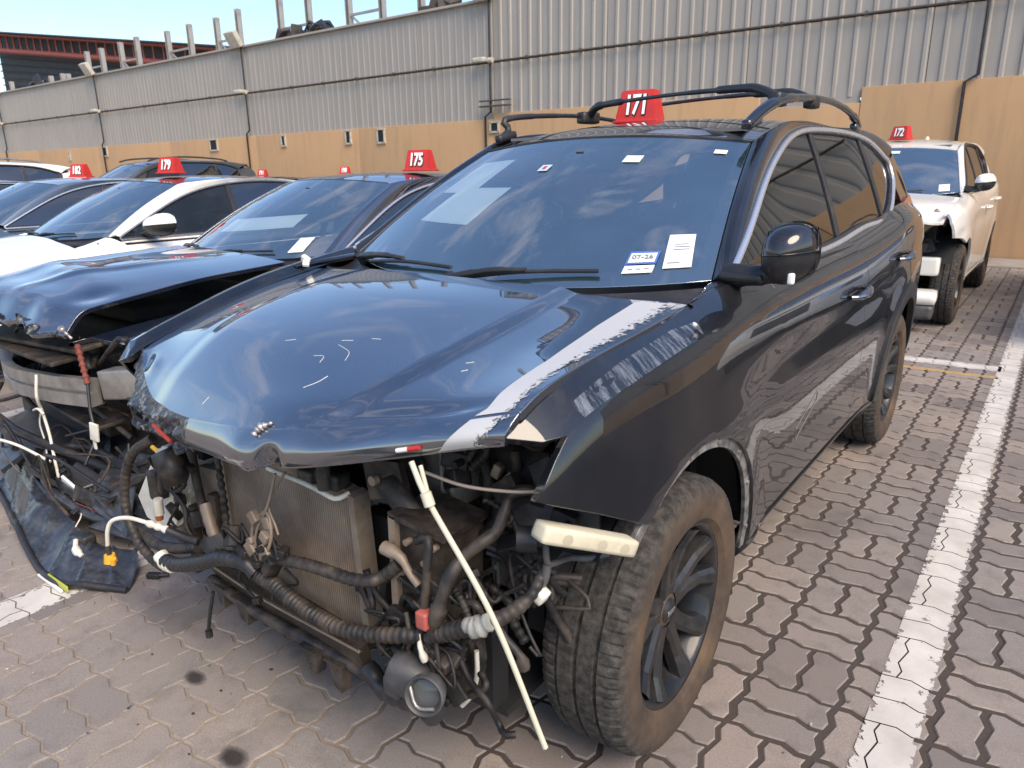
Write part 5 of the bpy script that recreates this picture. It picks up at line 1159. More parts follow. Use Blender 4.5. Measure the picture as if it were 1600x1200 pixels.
g = MB(); g.tube(F['tube_a2'], [.016, .012, .009, .009], 10); g.build('coolant_hose', MALUR, car)
g = MB(); g.tube(F['tube_b'], [.014, .012, .012, .013, .014, .013, .016, .014, .019, .014, .012, .010], 10, rings=0); g.build('coolant_hose', MDIRT, car)
g = MB(); g.bbox((.566, -.61, .565), (.03, .03, .04), .006); g.build('relay', M_('faded_red', (.42, .10, .08), .5), car)
g = MB(); g.tube([(.545, -.61, .52), (.553, -.615, .49), (.56, -.61, .46)], [.004, .006, .009], 8); g.build('white_clip', MWHT, car)
g = MB(); g.tube(F['rod'], .0038, 6); g.build('bonnet_cable', M_('old_rod', (.32, .27, .23), .5), car)
g = MB(); g.tube(F['hang'], .006, 8); g.cyl(tuple(F['hang'][-1]), (F['hang'][-1][0], F['hang'][-1][1], F['hang'][-1][2]-.022), .011); g.build('hanging_lead', MBK, car)
# white plugs and clips
for nm, P, r_, mt in (('white_plug', F['plugwhite'], [.012, .019, .017], MWHT),): g = MB(); g.tube(P, r_, 9, seg=9); g.build(nm, mt, car)
g = MB(); g.cyl((.226, -.465, .345), (.231, -.465, .315), .014, .011); g.build('red_plug', M_('plug_red', (.42, .06, .03), .4), car)
g = MB(); g.bbox((.16, -.38, .628), (.03, .03, .024), .006); g.build('white_clip', MWHT, car)
for x, y, z in ((.576, -.585, .443), (.458, -.565, .372)): g = MB(); g.cyl((x, y-.004, z), (x, y+.01, z), .014, n=12); g.build('bolt_head', MWHT, car)
# fog lamp hanging at the bottom left
g = MB(); g.lathe([(-.035, .058), (-.030, .062), (-.006, .060), (.02, .052), (.045, .036), (.06, .0)], axis='y', n=36); g.lathe([(-.035, .058), (-.026, .050), (.004, .044)], axis='y', n=36); g.lathe([(.004, .045), (.010, .0)], axis='y', n=24)
fl_ = g.build('fog_lamp', MGREY, car); fl_.location = (.608, -.655, .432); fl_.rotation_euler = (-.22, 0, .35); fl_.scale = (.70, .72, .70)
g = MB(); g.lathe([(-.012, .047), (-.018, .03), (-.02, .0)], axis='y', n=28); g.build('lens', glass('lamp_lens', (.7, .7, .72), 1.5, .12), fl_)
g = MB(); g.tube([(-.05, -.02, .02), (-.02, -.03, -.035), (.035, -.032, -.03)], .006, 7); g.build('lens_rim', MALU, fl_)
g = MB(); g.bbox((.515, -.615, .405), (.10, .07, .085), .03, rot=(0, .3, .2)); g.bbox((.47, -.61, .36), (.05, .05, .05), .012); g.build('fog_lamp_housing', MGREY, car)
g = MB(); g.tube([(.31, -.56, .30), (.37, -.57, .275), (.44, -.59, .30), (.53, -.61, .335), (.60, -.63, .352)], .024, 8, rings=6, ramp_=.15); g.build('bumper_stay', MBK, car)
g = MB(); Q = [(x, z) for x, z in ((.56, .475), (.605, .455), (.612, .385), (.58, .275), (.545, .268), (.548, .36))]; g.prism(Q, -.50, -.45, 'y'); me = g.mesh('air_duct', MDIRT); bm = bmesh.new(); bm.from_mesh(me); bmesh.ops.bevel(bm, geom=bm.edges[:], offset=.012, segments=2, affect='EDGES'); bm.to_mesh(me); bm.free(); put('air_duct', me, car)
g = MB(); g.tube([(.612, -.50, .44), (.615, -.505, .38), (.597, -.505, .32), (.567, -.505, .275)], .006, 7); g.build('duct_edge', MWHT, car)
g = MB()
for k in range(6): g.bbox((rr.uniform(.42, .60), rr.uniform(-.60, -.55), rr.uniform(.40, .53)), (rr.uniform(.02, .05), .03, rr.uniform(.02, .05)), .005, rot=(rr.uniform(0, 1), rr.uniform(0, 1), 0))
g.tube([(.50, -.60, .55), (.52, -.61, .50), (.50, -.60, .45), (.54, -.6, .42)], .006, 6); g.tube([(.585, -.60, .52), (.60, -.61, .47), (.59, -.6, .43), (.60, -.62, .40)], .005, 6); g.build('loose_connectors', MDIRT, car)
g = MB(); g.tube([(.735, -.585, .60), (.765, -.59, .585), (.795, -.585, .56), (.80, -.58, .53)], [.010, .009, .008, .014], 8); g.build('loose_lead', MDIRT, car)
# battery tray, boxes and engine seen through the lamp opening
g = MB()
for x0, z0, x1, z1 in ((.36, .62, .62, .60),): pass
B_ = M_('bay_black', (.022, .020, .019), .55, col2=(.09, .07, .055), nscale=10, lo=.4, hi=.75, bstr=.3)
g.bbox((.18, -.10, .60), (.42, .30, .40), .03); g.build('battery_box', B_, car)
g = MB(); g.bbox((.395, -.33, .80), (.11, .10, .20), .008); g.build('fuse_box', M_('grey_box', (.10, .095, .085), .6, col2=(.2, .17, .14), nscale=10), car)
g = MB(); g.bbox((.455, -.335, .80), (.012, .11, .21), .003); g.bbox((.43, -.39, .80), (.008, .012, .21), .002); g.build('box_edge', M_('pale_edge', (.26, .25, .22), .5, col2=(.12, .11, .1), nscale=12), car)
# intake box with a stepped rim
Q = [(.50, .93), (.56, .985), (.70, .99), (.79, .965), (.80, .90), (.76, .91), (.72, .885), (.69, .905), (.655, .87), (.62, .87), (.585, .885), (.545, .855), (.50, .87)]
g = MB(); g.prism(Q, -.30, -.05, 'y'); me = g.mesh('air_filter_box', M_('brown_dust', (.07, .052, .04), .8, col2=(.19, .14, .10), nscale=8, lo=.35, hi=.7)); bm = bmesh.new(); bm.from_mesh(me); bmesh.ops.bevel(bm, geom=bm.edges[:], offset=.010, segments=2, affect='EDGES'); bm.to_mesh(me); bm.free(); put('air_filter_box', me, car)
g = MB(); g.tube([(x, -.31, z) for x, z in Q[3:][::1]], .007, 6, seg=60); g.build('box_rim', MDIRT2, car)
g = MB(); g.bbox((.64, -.20, .79), (.32, .2, .14), .03); g.bbox((.60, -.25, .72), (.12, .12, .10), .03); g.cyl((.52, -.30, .74), (.52, -.15, .74), .055); g.build('engine_ancillaries', B_, car)
g = MB(); g.tube([(.49, -.32, .93), (.50, -.33, .84), (.53, -.34, .78), (.52, -.34, .68)], .014, 8); g.tube([(.60, -.33, .86), (.61, -.34, .80), (.57, -.36, .73), (.585, -.36, .66)], .013, 8, rings=10); g.tube([(.72, -.32, .90), (.735, -.33, .84), (.73, -.34, .76)], .017, 8); g.tube([(.79, -.30, 1.0), (.785, -.31, .90), (.78, -.31, .80)], .008, 6); g.build('bay_hoses', MDIRT2, car)
for k, (x, z) in enumerate(((.47, .90), (.565, .81), (.60, .80), (.53, .89))): g = MB(); g.bbox((x, -.35, z), (.022, .02, .035), .004, rot=(0, k*.4, 0)); g.build('clip', MALUR if k else MWHT, car)
# black resonator box beside the wheel
g = MB(); V = np.array(slabq := [(.575, -.40, .665), (.735, -.37, .645), (.735, -.37, .535), (.585, -.40, .555)]); 
ob = slab('resonator_box', slabq, .20, M_('ribbed_black', (.03, .03, .032), .5, col2=(.08, .07, .06), nscale=12), car)
g = MB(); g.tube([(.57, -.405, .645), (.65, -.39, .632), (.74, -.373, .618)], .007, 6, seg=10); g.tube([(.572, -.405, .628), (.65, -.39, .615), (.74, -.373, .60)], .005, 6, seg=10)
for k in range(5): g.bbox((.60+k*.033, -.40+k*.006, .585-k*.002), (.008, .012, .055), .003)
g.build('box_ribs', MGREY, ob)
slab('inner_fender', [(.60, -.42, .72), (.84, -.36, .70), (.80, -.3, .86), (.62, -.3, .86)], .03, B_, car)
g = MB(); g.cyl((.745, -.52, .768), (.78, -.50, .768), .026, n=18); g.cyl((.775, -.505, .768), (.80, -.49, .768), .014); g.build('bulb_socket', MBK, car)
g = MB(); g.tube(F['hose_g'], .007, 8); g.tube([(.802, -.5, .72), (.80, -.505, .69), (.785, -.5, .665)], .009, 8); g.build('washer_hose', MGREY, car)
g = MB(); g.bbox((.79, -.51, .655), (.035, .03, .03), .008, rot=(0, .5, 0)); g.build('white_clip', MWHT, car)
# cream foam bracket under the fender tip
g = MB(); L_b = .25; g.bbox((0, 0, 0), (.205, .045, .036), .009)
fb = g.build('foam_bracket', M_('cream_foam', (.62, .57, .43), .7, col2=(.50, .45, .33), nscale=14, bstr=.3), car); 
a, b_ = Vector((.808, -.545, .848)), Vector((.893, -.34, .752)); d = (b_-a); fb.location = (a+b_)/2+Vector((.020, -.022, -.018)); fb.rotation_euler = d.to_track_quat('X', 'Z').to_euler(); fb.scale = (d.length/.205, 1, 1)
for x in (-.055, .02, .072): g = MB(); g.lathe([(.0008, .011), (.0, .0)], axis='y', n=18); o = g.build('recess_shade', M_('foam_recess_shade', (.42, .38, .28), .8), fb); o.location = (x, -.0235, -.002)  # flat, darker discs paint the shade of recesses in the foam
# right-hand side bits, dark firewall and bulkheads so that the bay reads deep
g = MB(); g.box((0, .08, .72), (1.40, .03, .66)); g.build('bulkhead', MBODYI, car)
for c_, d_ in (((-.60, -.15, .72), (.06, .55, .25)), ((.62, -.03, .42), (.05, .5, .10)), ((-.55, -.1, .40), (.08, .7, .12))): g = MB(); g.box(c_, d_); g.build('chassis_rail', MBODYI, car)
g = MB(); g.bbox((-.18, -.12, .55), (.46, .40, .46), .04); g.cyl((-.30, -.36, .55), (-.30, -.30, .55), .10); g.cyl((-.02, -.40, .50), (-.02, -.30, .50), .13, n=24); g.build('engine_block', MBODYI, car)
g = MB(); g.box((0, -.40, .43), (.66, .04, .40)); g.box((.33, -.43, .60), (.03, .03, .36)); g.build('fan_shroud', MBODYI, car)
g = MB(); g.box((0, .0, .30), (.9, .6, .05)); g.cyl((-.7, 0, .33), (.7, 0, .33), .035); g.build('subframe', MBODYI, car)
g = MB()
for k in range(16):
    x = rr.uniform(.34, .78); g.tube([(x, -.36+rr.uniform(-.05, .05), rr.uniform(.42, .56)), (x+rr.uniform(-.08, .08), -.38, rr.uniform(.5, .62)), (x+rr.uniform(-.12, .12), -.34, rr.uniform(.4, .66))], rr.uniform(.004, .012), 6, seg=12)
g.build('loose_wires', MDIRT, car)
g = MB()
for k in range(14):
    g.bbox((rr.uniform(.3, .42), rr.uniform(-.42, -.3), rr.uniform(.4, .8)), (rr.uniform(.02, .06), .04, rr.uniform(.02, .06)), .005, rot=(0, rr.uniform(0, 1), 0))
g.build('bay_fittings', MDIRT, car)
# dense grimy clutter between radiator, rail and wheel
MGR = M_('grime', (.010, .009, .009), .6, col2=(.07, .052, .04), nscale=16, lo=.48, hi=.78, bstr=.5, bscale=60)
r5 = random.Random(77)
def zone(n, xr, yr_, zr, rad, nm, mt):
    for k in range(n):
        x, y, z = r5.uniform(*xr), r5.uniform(*yr_), r5.uniform(*zr); g = MB(); m_ = r5.randint(3, 5); P = [(x, y, z)]
        for q in range(m_): P.append((P[-1][0]+r5.uniform(-.07, .07), P[-1][1]+r5.uniform(-.02, .02), max(.34, P[-1][2]+r5.uniform(-.09, .05))))
        g.tube(P, r5.uniform(*rad), 6, seg=16, rings=r5.choice([0, 8, 12]), ramp_=.25)
        if k % 2: e = P[-1]; g.bbox(e, (r5.uniform(.015, .035), .02, r5.uniform(.015, .03)), .003, rot=(r5.uniform(0, 2), r5.uniform(0, 2), 0))
        g.build(nm, mt, car)
def lumps(n, xr, yr_, zr, nm, mt):
    for k in range(n):
        g = MB(); c_ = (r5.uniform(*xr), r5.uniform(*yr_), r5.uniform(*zr)); g.bbox(c_, (r5.uniform(.02, .08), r5.uniform(.02, .05), r5.uniform(.02, .07)), .005, rot=(r5.uniform(-.5, .5), r5.uniform(-.8, .8), r5.uniform(-.5, .5)))
        if k % 3 == 0: g.cyl((c_[0]+.02, c_[1]-.03, c_[2]), (c_[0]+.02, c_[1], c_[2]), .009, n=8)
        g.build(nm, mt, car)
zone(12, (.42, .62), (-.585, -.55), (.46, .70), (.004, .009), 'lead', MGR); zone(12, (.30, .75), (-.46, -.38), (.50, .90), (.005, .012), 'lead', MGR); zone(7, (.60, .80), (-.54, -.46), (.58, .72), (.003, .007), 'lead', MGR)
zone(6, (-.68, -.45), (-.55, -.48), (.45, .75), (.004, .009), 'lead', MGR); zone(6, (-.15, .15), (-.64, -.61), (.50, .58), (.003, .006), 'lead', MGR); zone(6, (.42, .60), (-.61, -.57), (.46, .56), (.003, .006), 'lead', MGR)
lumps(12, (.40, .60), (-.58, -.54), (.34, .50), 'bracket', MGR); lumps(10, (.30, .42), (-.50, -.44), (.36, .80), 'bracket', MGR); lumps(12, (.45, .78), (-.44, -.36), (.50, .92), 'bracket', MGR); lumps(6, (-.70, -.45), (-.52, -.46), (.32, .70), 'bracket', MGR); lumps(6, (-.12, .10), (-.635, -.61), (.49, .58), 'bracket', MGR)
g = MB(); g.box((0, .02, .215), (1.25, .86, .02)); g.box((.45, -.40, .33), (.3, .06, .22)); g.build('shadow_tray', MBODYI, car)  # hidden tray added to darken the paving under the engine
# thin white strip hanging from the bonnet edge
st = F['strip']; s0 = Vector(st[0])
strip = thing('plastic_strip', 'long thin cream plastic strip hanging from the front lip of the black bonnet', 'strip', (OX+s0.x, OY+s0.y, s0.z))
g = MB(); P = [tuple(Vector(p)-s0) for p in st]; g.tube(P, .0062, 6, seg=30); g.build('strip', M_('cream_strip', (.58, .55, .42), .5), strip)
g = MB(); P = [tuple(Vector(p)-s0) for p in F['strip2']]; g.tube(P, .005, 6, seg=8); g.cyl(tuple(Vector(st[1])-s0+Vector((-.004, -.004, .02))), tuple(Vector(st[1])-s0+Vector((.006, -.004, -.004))), .011); g.build('split_end', M_('cream_strip', (0, 0, 0)), strip)
# ---- roof rails and loose cross bars
for s_ in (1, -1):
    q_ = 0 if s_ > 0 else .14; tq = 1 if s_ > 0 else .75
    g = MB(); P = [(s_*.590, 1.05+q_, 1.612), (s_*.602, 1.13+q_, 1.655), (s_*.615, 1.25, 1.695), (s_*.618, 1.45, 1.722), (s_*.612, 1.9, 1.745), (s_*.60, 2.3, 1.735), (s_*.592, 2.55, 1.705), (s_*.585, 2.68, 1.668)]
    g.tube(P, [v_*tq for v_ in (.021, .018, .0155, .014, .0135, .014, .0155, .020)], 10, seg=60)
    for y, z in ((1.09, 1.63), (2.62, 1.66)): g.bbox((s_*.590, y+(q_ if y < 2 else 0), z-.008), (.036, .13, .034), .014, rot=(.2 if y < 2 else -.2, 0, 0))
    o = g.build('roof_rail', PBD if s_ > 0 else MBK, car)
for (a, b_) in (((.60, 1.30, 1.728), (-.575, 1.93, 1.780)), ((.60, 1.74, 1.745), (-.575, 2.35, 1.790))):
    a, b_ = Vector(a), Vector(b_); g = MB(); m_ = a.lerp(b_, .5)+Vector((0, 0, .030))
    g.tube([a+Vector((0, 0, -.01)), a.lerp(b_, .06)+Vector((0, 0, .018)), a.lerp(b_, .14)+Vector((0, 0, .030)), m_, a.lerp(b_, .86)+Vector((0, 0, .016)), a.lerp(b_, .95)+Vector((0, 0, .0)), b_+Vector((0, 0, -.05))], [.017, .016, .010, .0085, .0085, .009, .016, .020], 10, seg=60)
    bar = g.build('cross_bar', MBK, car)
    g = MB(); g.bbox(tuple(a+Vector((.005, 0, -.02))), (.05, .09, .05), .016); g.build('bar_foot', MBK, bar); g = MB(); g.bbox(tuple(b_+Vector((.0, 0, -.045))), (.06, .12, .06), .018, rot=(0, 0, -.3)); g.build('bar_foot', MBK, bar)
# ---- mirrors, stickers, trim
make_mirror(car, H1, MC_, (.938, .46, 1.250), (.066, .085, .072), PBD, MBK, (1,))
WS1 = H1['WS']; scr1 = H1['windscreen']
def sticker(name, s0, s1, v0, v1, mat, lift=.004, skew=0., parent=None, nlift=None):
    fn = lambda U, V: WS1(s0+(s1-s0)*U+skew*(V), v0+(v1-v0)*V)+np.array([0, -.0025, .0035])*(lift/.004)
    return grid_mesh(fn, np.linspace(0, 1, 6), np.linspace(0, 1, 6), name, mat, parent or scr1, edge=False)
qs = sticker('paper_label', .825, .925, .075, .265, MPAP, skew=-.02)
MPR = M_('grey_print', (.22, .22, .22), .6); MBLU = M_('blue_print', (.06, .14, .42), .5); MREDP = M_('red_print', (.5, .05, .04), .5)
for v0, v1, a_, b_ in ((.10, .105, .835, .88), (.175, .179, .84, .90), (.19, .194, .84, .90), (.205, .209, .84, .89)): sticker('label_print', a_, b_, v0, v1, MPR, .0055, parent=qs)
s7 = sticker('date_sticker', .680, .795, .105, .175, MBLU); sticker('sticker_field', .688, .787, .113, .163, MPAP, .0052, parent=s7); s8 = sticker('paper_label', .682, .793, .058, .098, MPAP); 
for a_ in (.70, .73, .76): sticker('label_print', a_, a_+.018, .075, .080, MPR, .0055, parent=s8)
def text_on(txt, s, v, size, mat, parent, sx=1.):
    p = WS1(np.array(s), np.array(v))+np.array([0, -.004, .0062]); du = WS1(np.array(s+.01), np.array(v))-WS1(np.array(s-.01), np.array(v)); dv = WS1(np.array(s), np.array(v+.02))-WS1(np.array(s), np.array(v-.02))
    X = Vector(du).normalized(); Y = Vector(dv).normalized(); Z = X.cross(Y).normalized(); Y = Z.cross(X)
    R = Matrix((X, Y, Z)).transposed().to_euler(); return text_part('lettering', txt, size, mat, parent, tuple(p), R, .0004, sx, .0006)
text_on('07-26', .738, .139, .026, MPR, s7, 1.05)
sticker('toll_tag', .35, .455, .77, .825, M_('mint_tag', (.62, .75, .70), .5))
ro = sticker('round_sticker', -.165, -.095, .705, .755, M_('pale_blue', (.45, .58, .70), .5)); 
g = MB(); 
sticker('sticker_mark', -.142, -.118, .718, .742, MREDP, .0055, parent=ro)
sticker('corner_sticker', .83, .90, .865, .90, MPAP); 
mtp = M_('faded_paper', (.80, .86, .86), .9)
for q in ((-.84, -.52, .56, .86, .08), (-.70, -.26, .33, .60, .16)):
    fn = lambda U, V, q=q: WS1(q[0]+(q[1]-q[0])*U-q[4]*.3*(1-V), q[2]+(q[3]-q[2])*V)+np.array([0, .006, -.009])
    grid_mesh(fn, np.linspace(0, 1, 8), np.linspace(0, 1, 8), 'taped_paper', mtp, scr1, edge=False)
# gap lines of the roof, ditch seals
g = MB()
for s_ in (1, -1): 
    P = H1['RF'](np.full(30, s_*1.0), np.linspace(.0, .95, 30))+np.array([s_*.004, 0, -.002]); g.tube(P, .004, 5, seg=60)
g.build('roof_seal', MBK, car)
P = H1['RF'](np.linspace(-.98, .98, 30), np.zeros(30))+np.array([0, -.006, -.004]); g = MB(); g.tube(P, .006, 6, seg=60); g.build('screen_seal', MBK, car)
# tail lamps
for s_ in (1, -1):
    S1 = H1['S']; G1 = H1['G']
    G1.panel('tail_lamp', [(3.12, 1.255), (3.50, 1.30), (3.56, 1.22), (3.58, 1.10), (3.42, 1.06), (3.30, 1.12)], MLAMP, car, s_, step=.05, inset=-.018, thick=.03)
# bare metal flange round the front wheel opening
S1 = H1['S']; MFL = M_('flange', (.10, .105, .11), .5, .4, col2=(.34, .32, .30), nscale=22, lo=.40, hi=.62)
for s_ in (1, -1):
    q = circ(0, .363, .476, -2, 134, 30)+circ(0, .363, .446, 134, -2, 30); S1.panel('arch_flange', q, MFL, car, s_, step=.02, inset=.012, thick=.01)
g = MB()
for k, a in enumerate((8, 30, 52, 75, 96, 118)):
    y, z = .46*math.cos(math.radians(a)), .363+.46*math.sin(math.radians(a)); p = S1.at(np.array([y]), S1.t_of(np.array([y]), np.array([z])))[0]; g.cyl((p[0]-.02, y, z), (p[0]-.008, y, z), .007, n=8)
g.build('clip_hole', MWHT if False else MALU, car)
# leftover outline of a missing badge on the front door
fd = H1['fd', 1]
pts = [(.86, .62), (1.08, .70), (1.09, .665), (.88, .575), (.86, .62)]
g = MB(); L3 = []
for y, z in dens(pts, .02, False): p = S1.at(np.array([y]), S1.t_of(np.array([y]), np.array([z])))[0]; L3.append((p[0]+.0008, y, z))
g.tube(L3, .0011, 5, seg=60); g.build('glue_outline', M_('glue', (.20, .18, .16), .6), fd)
# scuffs and a whitish reflection on the fender, painted as one flat film
def m_scuff_sheen():
    m, nt, b = base_mat('scuff_sheen'); v = coords(nt); mp = nt.nodes.new('ShaderNodeMapping'); mp.inputs['Scale'].default_value = (10, 55, 12); mp.inputs['Rotation'].default_value = (0, 0, .5); nt.links.new(v, mp.inputs[0]); n = noise(nt, 1.0, 7, .7, mp.outputs[0])
    a = ramp(nt, n.outputs['Fac'], [(.46, (0, 0, 0)), (.62, (.34, .34, .34))]); nt.links.new(a.outputs[0], b.inputs['Alpha']); b.inputs['Base Color'].default_value = (.42, .47, .55, 1); b.inputs['Roughness'].default_value = .6; return m
fe = [o for o in children(car) if o.name.startswith('front_fender')][0]
tt = S1.m-1
P = [(-.46, 't', tt-.55), (-.25, 't', tt-.35), (0, 't', tt-.30), (.12, 't', tt-.45), (.10, 't', tt-.8), (-.1, 't', tt-.85), (-.3, 't', tt-.95), (-.45, 't', tt-1.0)]
S1.panel('scuff_sheen_film', P, m_scuff_sheen(), fe, 1, step=.04, inset=-.0008, edge=False)
p = S1.at(np.array([.10]), np.array([tt-.5]))[0]; g = MB(); g.cyl(tuple(p), tuple(p+np.array([.002, 0, .004])), .006, n=12); g.build('paint_spot', MPAP, fe)
# rooftop marker
roof_marker('171', (OX-.32, OY+2.02, 1.700), 'red roof marker 171 behind the front cross bar of the black SUV', .12, 1.04)
# ================================================================== the other parked cars
PN = paint('navy_paint', (.010, .018, .040), .4, .25, cior=2.6); PWH = paint('white_paint', (.80, .78, .73), 0, .06, (.35, .30, .24)); PSB = paint('steel_blue_paint', (.10, .14, .19), .5, .15)
PDK = paint('charcoal_paint', (.010, .013, .02), .3, .2); PGR = paint('grey_paint', (.07, .075, .08), .5, .25); PWS = paint('pearl_paint', (.78, .75, .68), 0, .08, (.35, .30, .24))
SED = dict(
    paint=PN, wb=2.78, R=.335, track=.80, ar=.40, flare=.012, crown=.05,
    ys=[-.90, -.5, -.2, .2, .6, 1.1, 1.7, 2.3, 2.8, 3.3, 3.75], w=[.80, .885, .905, .912, .91, .91, .912, .915, .915, .89, .83],
    tx=[.66, .735, .765, .775, .77, .768, .765, .76, .745, .715, .66], tz=[.74, .83, .89, .945, .975, .98, .985, .995, 1.01, 1.02, 1.0], z0=[.22, .19, .18, .18, .18, .18, .18, .18, .2, .24, .3],
    nose=-.80, tail=3.72, ycowl=.26, sillz=.30, silb=.19, doors=(.68, 1.74, 2.62), fdz=.975, rbz=.35, rdx=-.02, tum=(.36, .22), yb0=.6, yb1=2.8, ytaper=2.2, taper=.05,
    dlo_top=[(.62, 1.01), (.92, 1.16), (1.3, 1.32), (1.7, 1.405), (2.1, 1.43), (2.5, 1.405), (2.9, 1.31), (3.2, 1.17)], dlo_bot=[(.62, .992), (1.2, .992), (1.9, 1.0), (2.6, 1.02), (3.15, 1.09)],
    B=(1.76, 1.72), C=(2.62, 2.72), pillar_y=1.45, ws=[(.30, .99), (.70, .55, 1.02), (1.16, 1.438), (.555, 1.27, 1.408), .025],
    roof=[(1.1, 1.44, .555), (1.45, 1.475, .555), (1.9, 1.485, .55), (2.4, 1.465, .54), (2.9, 1.40, .53), (3.15, 1.34, .52)],
    rear=[(3.17, 1.33, .53), (3.42, 1.19, .60), (3.75, 1.09, .68), (4.0, 1.06, .72), (4.05, .85, .80), (4.08, .55, .82), (4.02, .3, .80)], rglass=(.02, .26),
    h1=(1.55, .86), h2=(2.42, .88), zfloor=.25, seaty=1.45, hcrown=.06, trimr=.009, fnz=.5)
def bumper_front(root, c, H, mat):
    """closed nose of an undamaged car"""
    S = H['S']; nose = c['nose']; fz = [.75, .62, .45, .28, .20] if c['tz'][0] < .9 else [.95, .8, .6, .4, .28]
    def BF(s, v):
        a = np.abs(s); z = np.interp(v, np.linspace(0, 1, 5), fz); b = np.interp(v, [0, .4, .75, 1], [.02, .07, .08, .04]); return np.stack([s*(c['w'][0]-.02+.03*np.sin(PI*v)), nose-.16+.16*a**3.5-b*(1-a**2.5), z], -1)
    grid_mesh(BF, np.linspace(-1, 1, 31), np.linspace(0, 1, 15), 'front_bumper', mat, root, flip=True, thick=.02)
    for s_ in (1, -1):
        grid_mesh(lambda U, V: BF(s_*(.55+.38*U), .02+.26*V*(1-.3*U))+np.array([0, -.004, 0]), np.linspace(0, 1, 12), np.linspace(0, 1, 8), 'headlight', MCH, root, flip=s_ > 0)
    grid_mesh(lambda U, V: BF(-.45+.9*U, .10+.45*V)+np.array([0, -.005, 0]), np.linspace(0, 1, 12), np.linspace(0, 1, 8), 'grille', MBK, root, flip=True)
def full_car(name, label, cat, group, loc, c, rim_, rz=0, nose=True, mirrors=(1, -1), mlow=MBK, mpos=(.93, .72, 1.085), msize=(.105, .11, .062)):
    r, H = build_car(name, label, cat, group, loc, c, rz); wheels(c, r, rim_, R=c['R'], W=.21, style=c.get('wstyle', 1))
    if nose: bumper_front(r, c, H, c['paint'])
    make_mirror(r, H, c, mpos, msize, c['paint'], mlow, mirrors, lamp=False)
    return r, H
def dims(c, **k): d = dict(c); d.update(k); return d
# ---- navy saloon in the next bay, its nose smashed
def hood175(root, c, H):
    ye = [-1.0, -.95, -.88, -.72, -.5, -.25, .0, .28]; ze = [.80, .835, .885, .925, .955, .985, 1.0, 1.015]; fz = cub(ye, ze)
    def HD(X, v):
        a = np.abs(X)/.76; yc = -.98+.10*a**2+.05*np.sin(X*7)*.6+.012*np.sin(X*21); y1 = .26-.02*(1-a**2); y = yc+(y1-yc)*v; z = fz(np.clip(y, -1.0, .28))+.055*(1-a**2.2)*np.clip(1.2-v*.5, 0, 1)
        z = z+.028*np.exp(-((y+.55+.15*X)/.12)**2)*np.clip(1-a*.85, 0, 1)+.012*np.exp(-((X-.34-.25*y)/.05)**2)*np.exp(-((y+.45)/.35)**2)+.012*np.exp(-((X+.30)/.10)**2)-.014*np.exp(-(((X-.62)/.08)**2+((y+.70)/.10)**2))-.05*np.exp(-((v)/.05)**2)
        return np.stack([X*(1-.01*v), y, z], -1)
    hd = grid_mesh(HD, np.linspace(-.75, .75, 90), np.linspace(0, 1, 70), 'bonnet', PN, root, thick=.018)
    rs_ = np.random.RandomState(2)
    def TO(X, v): P = HD(X, v*.05); P[..., 1] -= .03*v*(1+np.sin(X*40)); P[..., 2] -= v*(.07+.02*np.sin(X*33)+.02*np.sin(X*71+v*4)); return P
    grid_mesh(TO, np.linspace(.30, .70, 50), np.linspace(0, 1, 14), 'torn_bonnet_edge', MSCRAPE, hd, flip=True, thick=.004)
    grid_mesh(TO, np.linspace(-.6, .30, 50), np.linspace(0, 1, 10), 'bonnet_hem', PN, hd, flip=True, thick=.004)
c175 = dims(SED, paint=PN, hood=hood175, tz=[.76, .82, .855, .93, .975, .98, .985, .995, 1.01, 1.02, 1.0])
def f175(arch, aF, T): return [(-.86, 't', T)]+[(y, 't', T) for y in np.linspace(-.8, .677, 12)]+[(.677, .30), (.63, .30)]+arch(0, aF, 120)+[(-.42, .66), (-.62, .72), (-.80, .79)]
c175['fender'] = {1: f175, -1: f175}
X5, Y5 = -4.13, 2.20
k175, H5 = full_car('smashed_saloon', 'navy saloon with buckled bonnet and bare aluminium crash beam beside the black SUV', 'car', None, (X5, Y5, 0), c175, MRIMS, nose=False, mirrors=())
roof_marker('175', (X5+.33, Y5+1.80, 1.488), 'red roof marker 175 standing on the navy saloon with the buckled bonnet', .22, .95)
L = lambda x, y, z: (x-X5, y-Y5, z)
g = MB(); prof = [(.0, -.06), (.05, -.065), (.05, -.01), (.035, -.004), (.035, .004), (.05, .01), (.05, .065), (.0, .06)]
bs = spline([L(-4.75, 1.52, .50), L(-4.2, 1.36, .50), L(-3.66, 1.33, .54), L(-3.28, 1.36, .57)], 14)
V = [];
for p in bs: V += [(p[0], p[1]-a, p[2]+b_) for a, b_ in prof]
n_ = len(prof); g.add(V, [(i*n_+j, (i+1)*n_+j, (i+1)*n_+(j+1) % n_, i*n_+(j+1) % n_) for i in range(13) for j in range(n_)]+[tuple(range(n_)), tuple(range(13*n_, 14*n_))[::-1]])
cb = g.build('crash_beam', MALU, k175)
g = MB(); g.bbox(L(-3.12, 1.42, .62), (.26, .10, .13), .01, rot=(0, -.12, .25)); g.build('beam_end', MALU, k175)
g = MB(); rr = random.Random(12)
for k in range(26):
    x, y, z = rr.uniform(-4.9, -3.1), rr.uniform(1.5, 1.9), rr.uniform(.22, .78); g.bbox(L(x, y, z), (rr.uniform(.05, .35), rr.uniform(.05, .2), rr.uniform(.03, .16)), .01, rot=(rr.uniform(-.4, .4), rr.uniform(-.4, .4), rr.uniform(-.4, .4)))
g.build('crushed_front', MDIRT, k175)
g = MB()
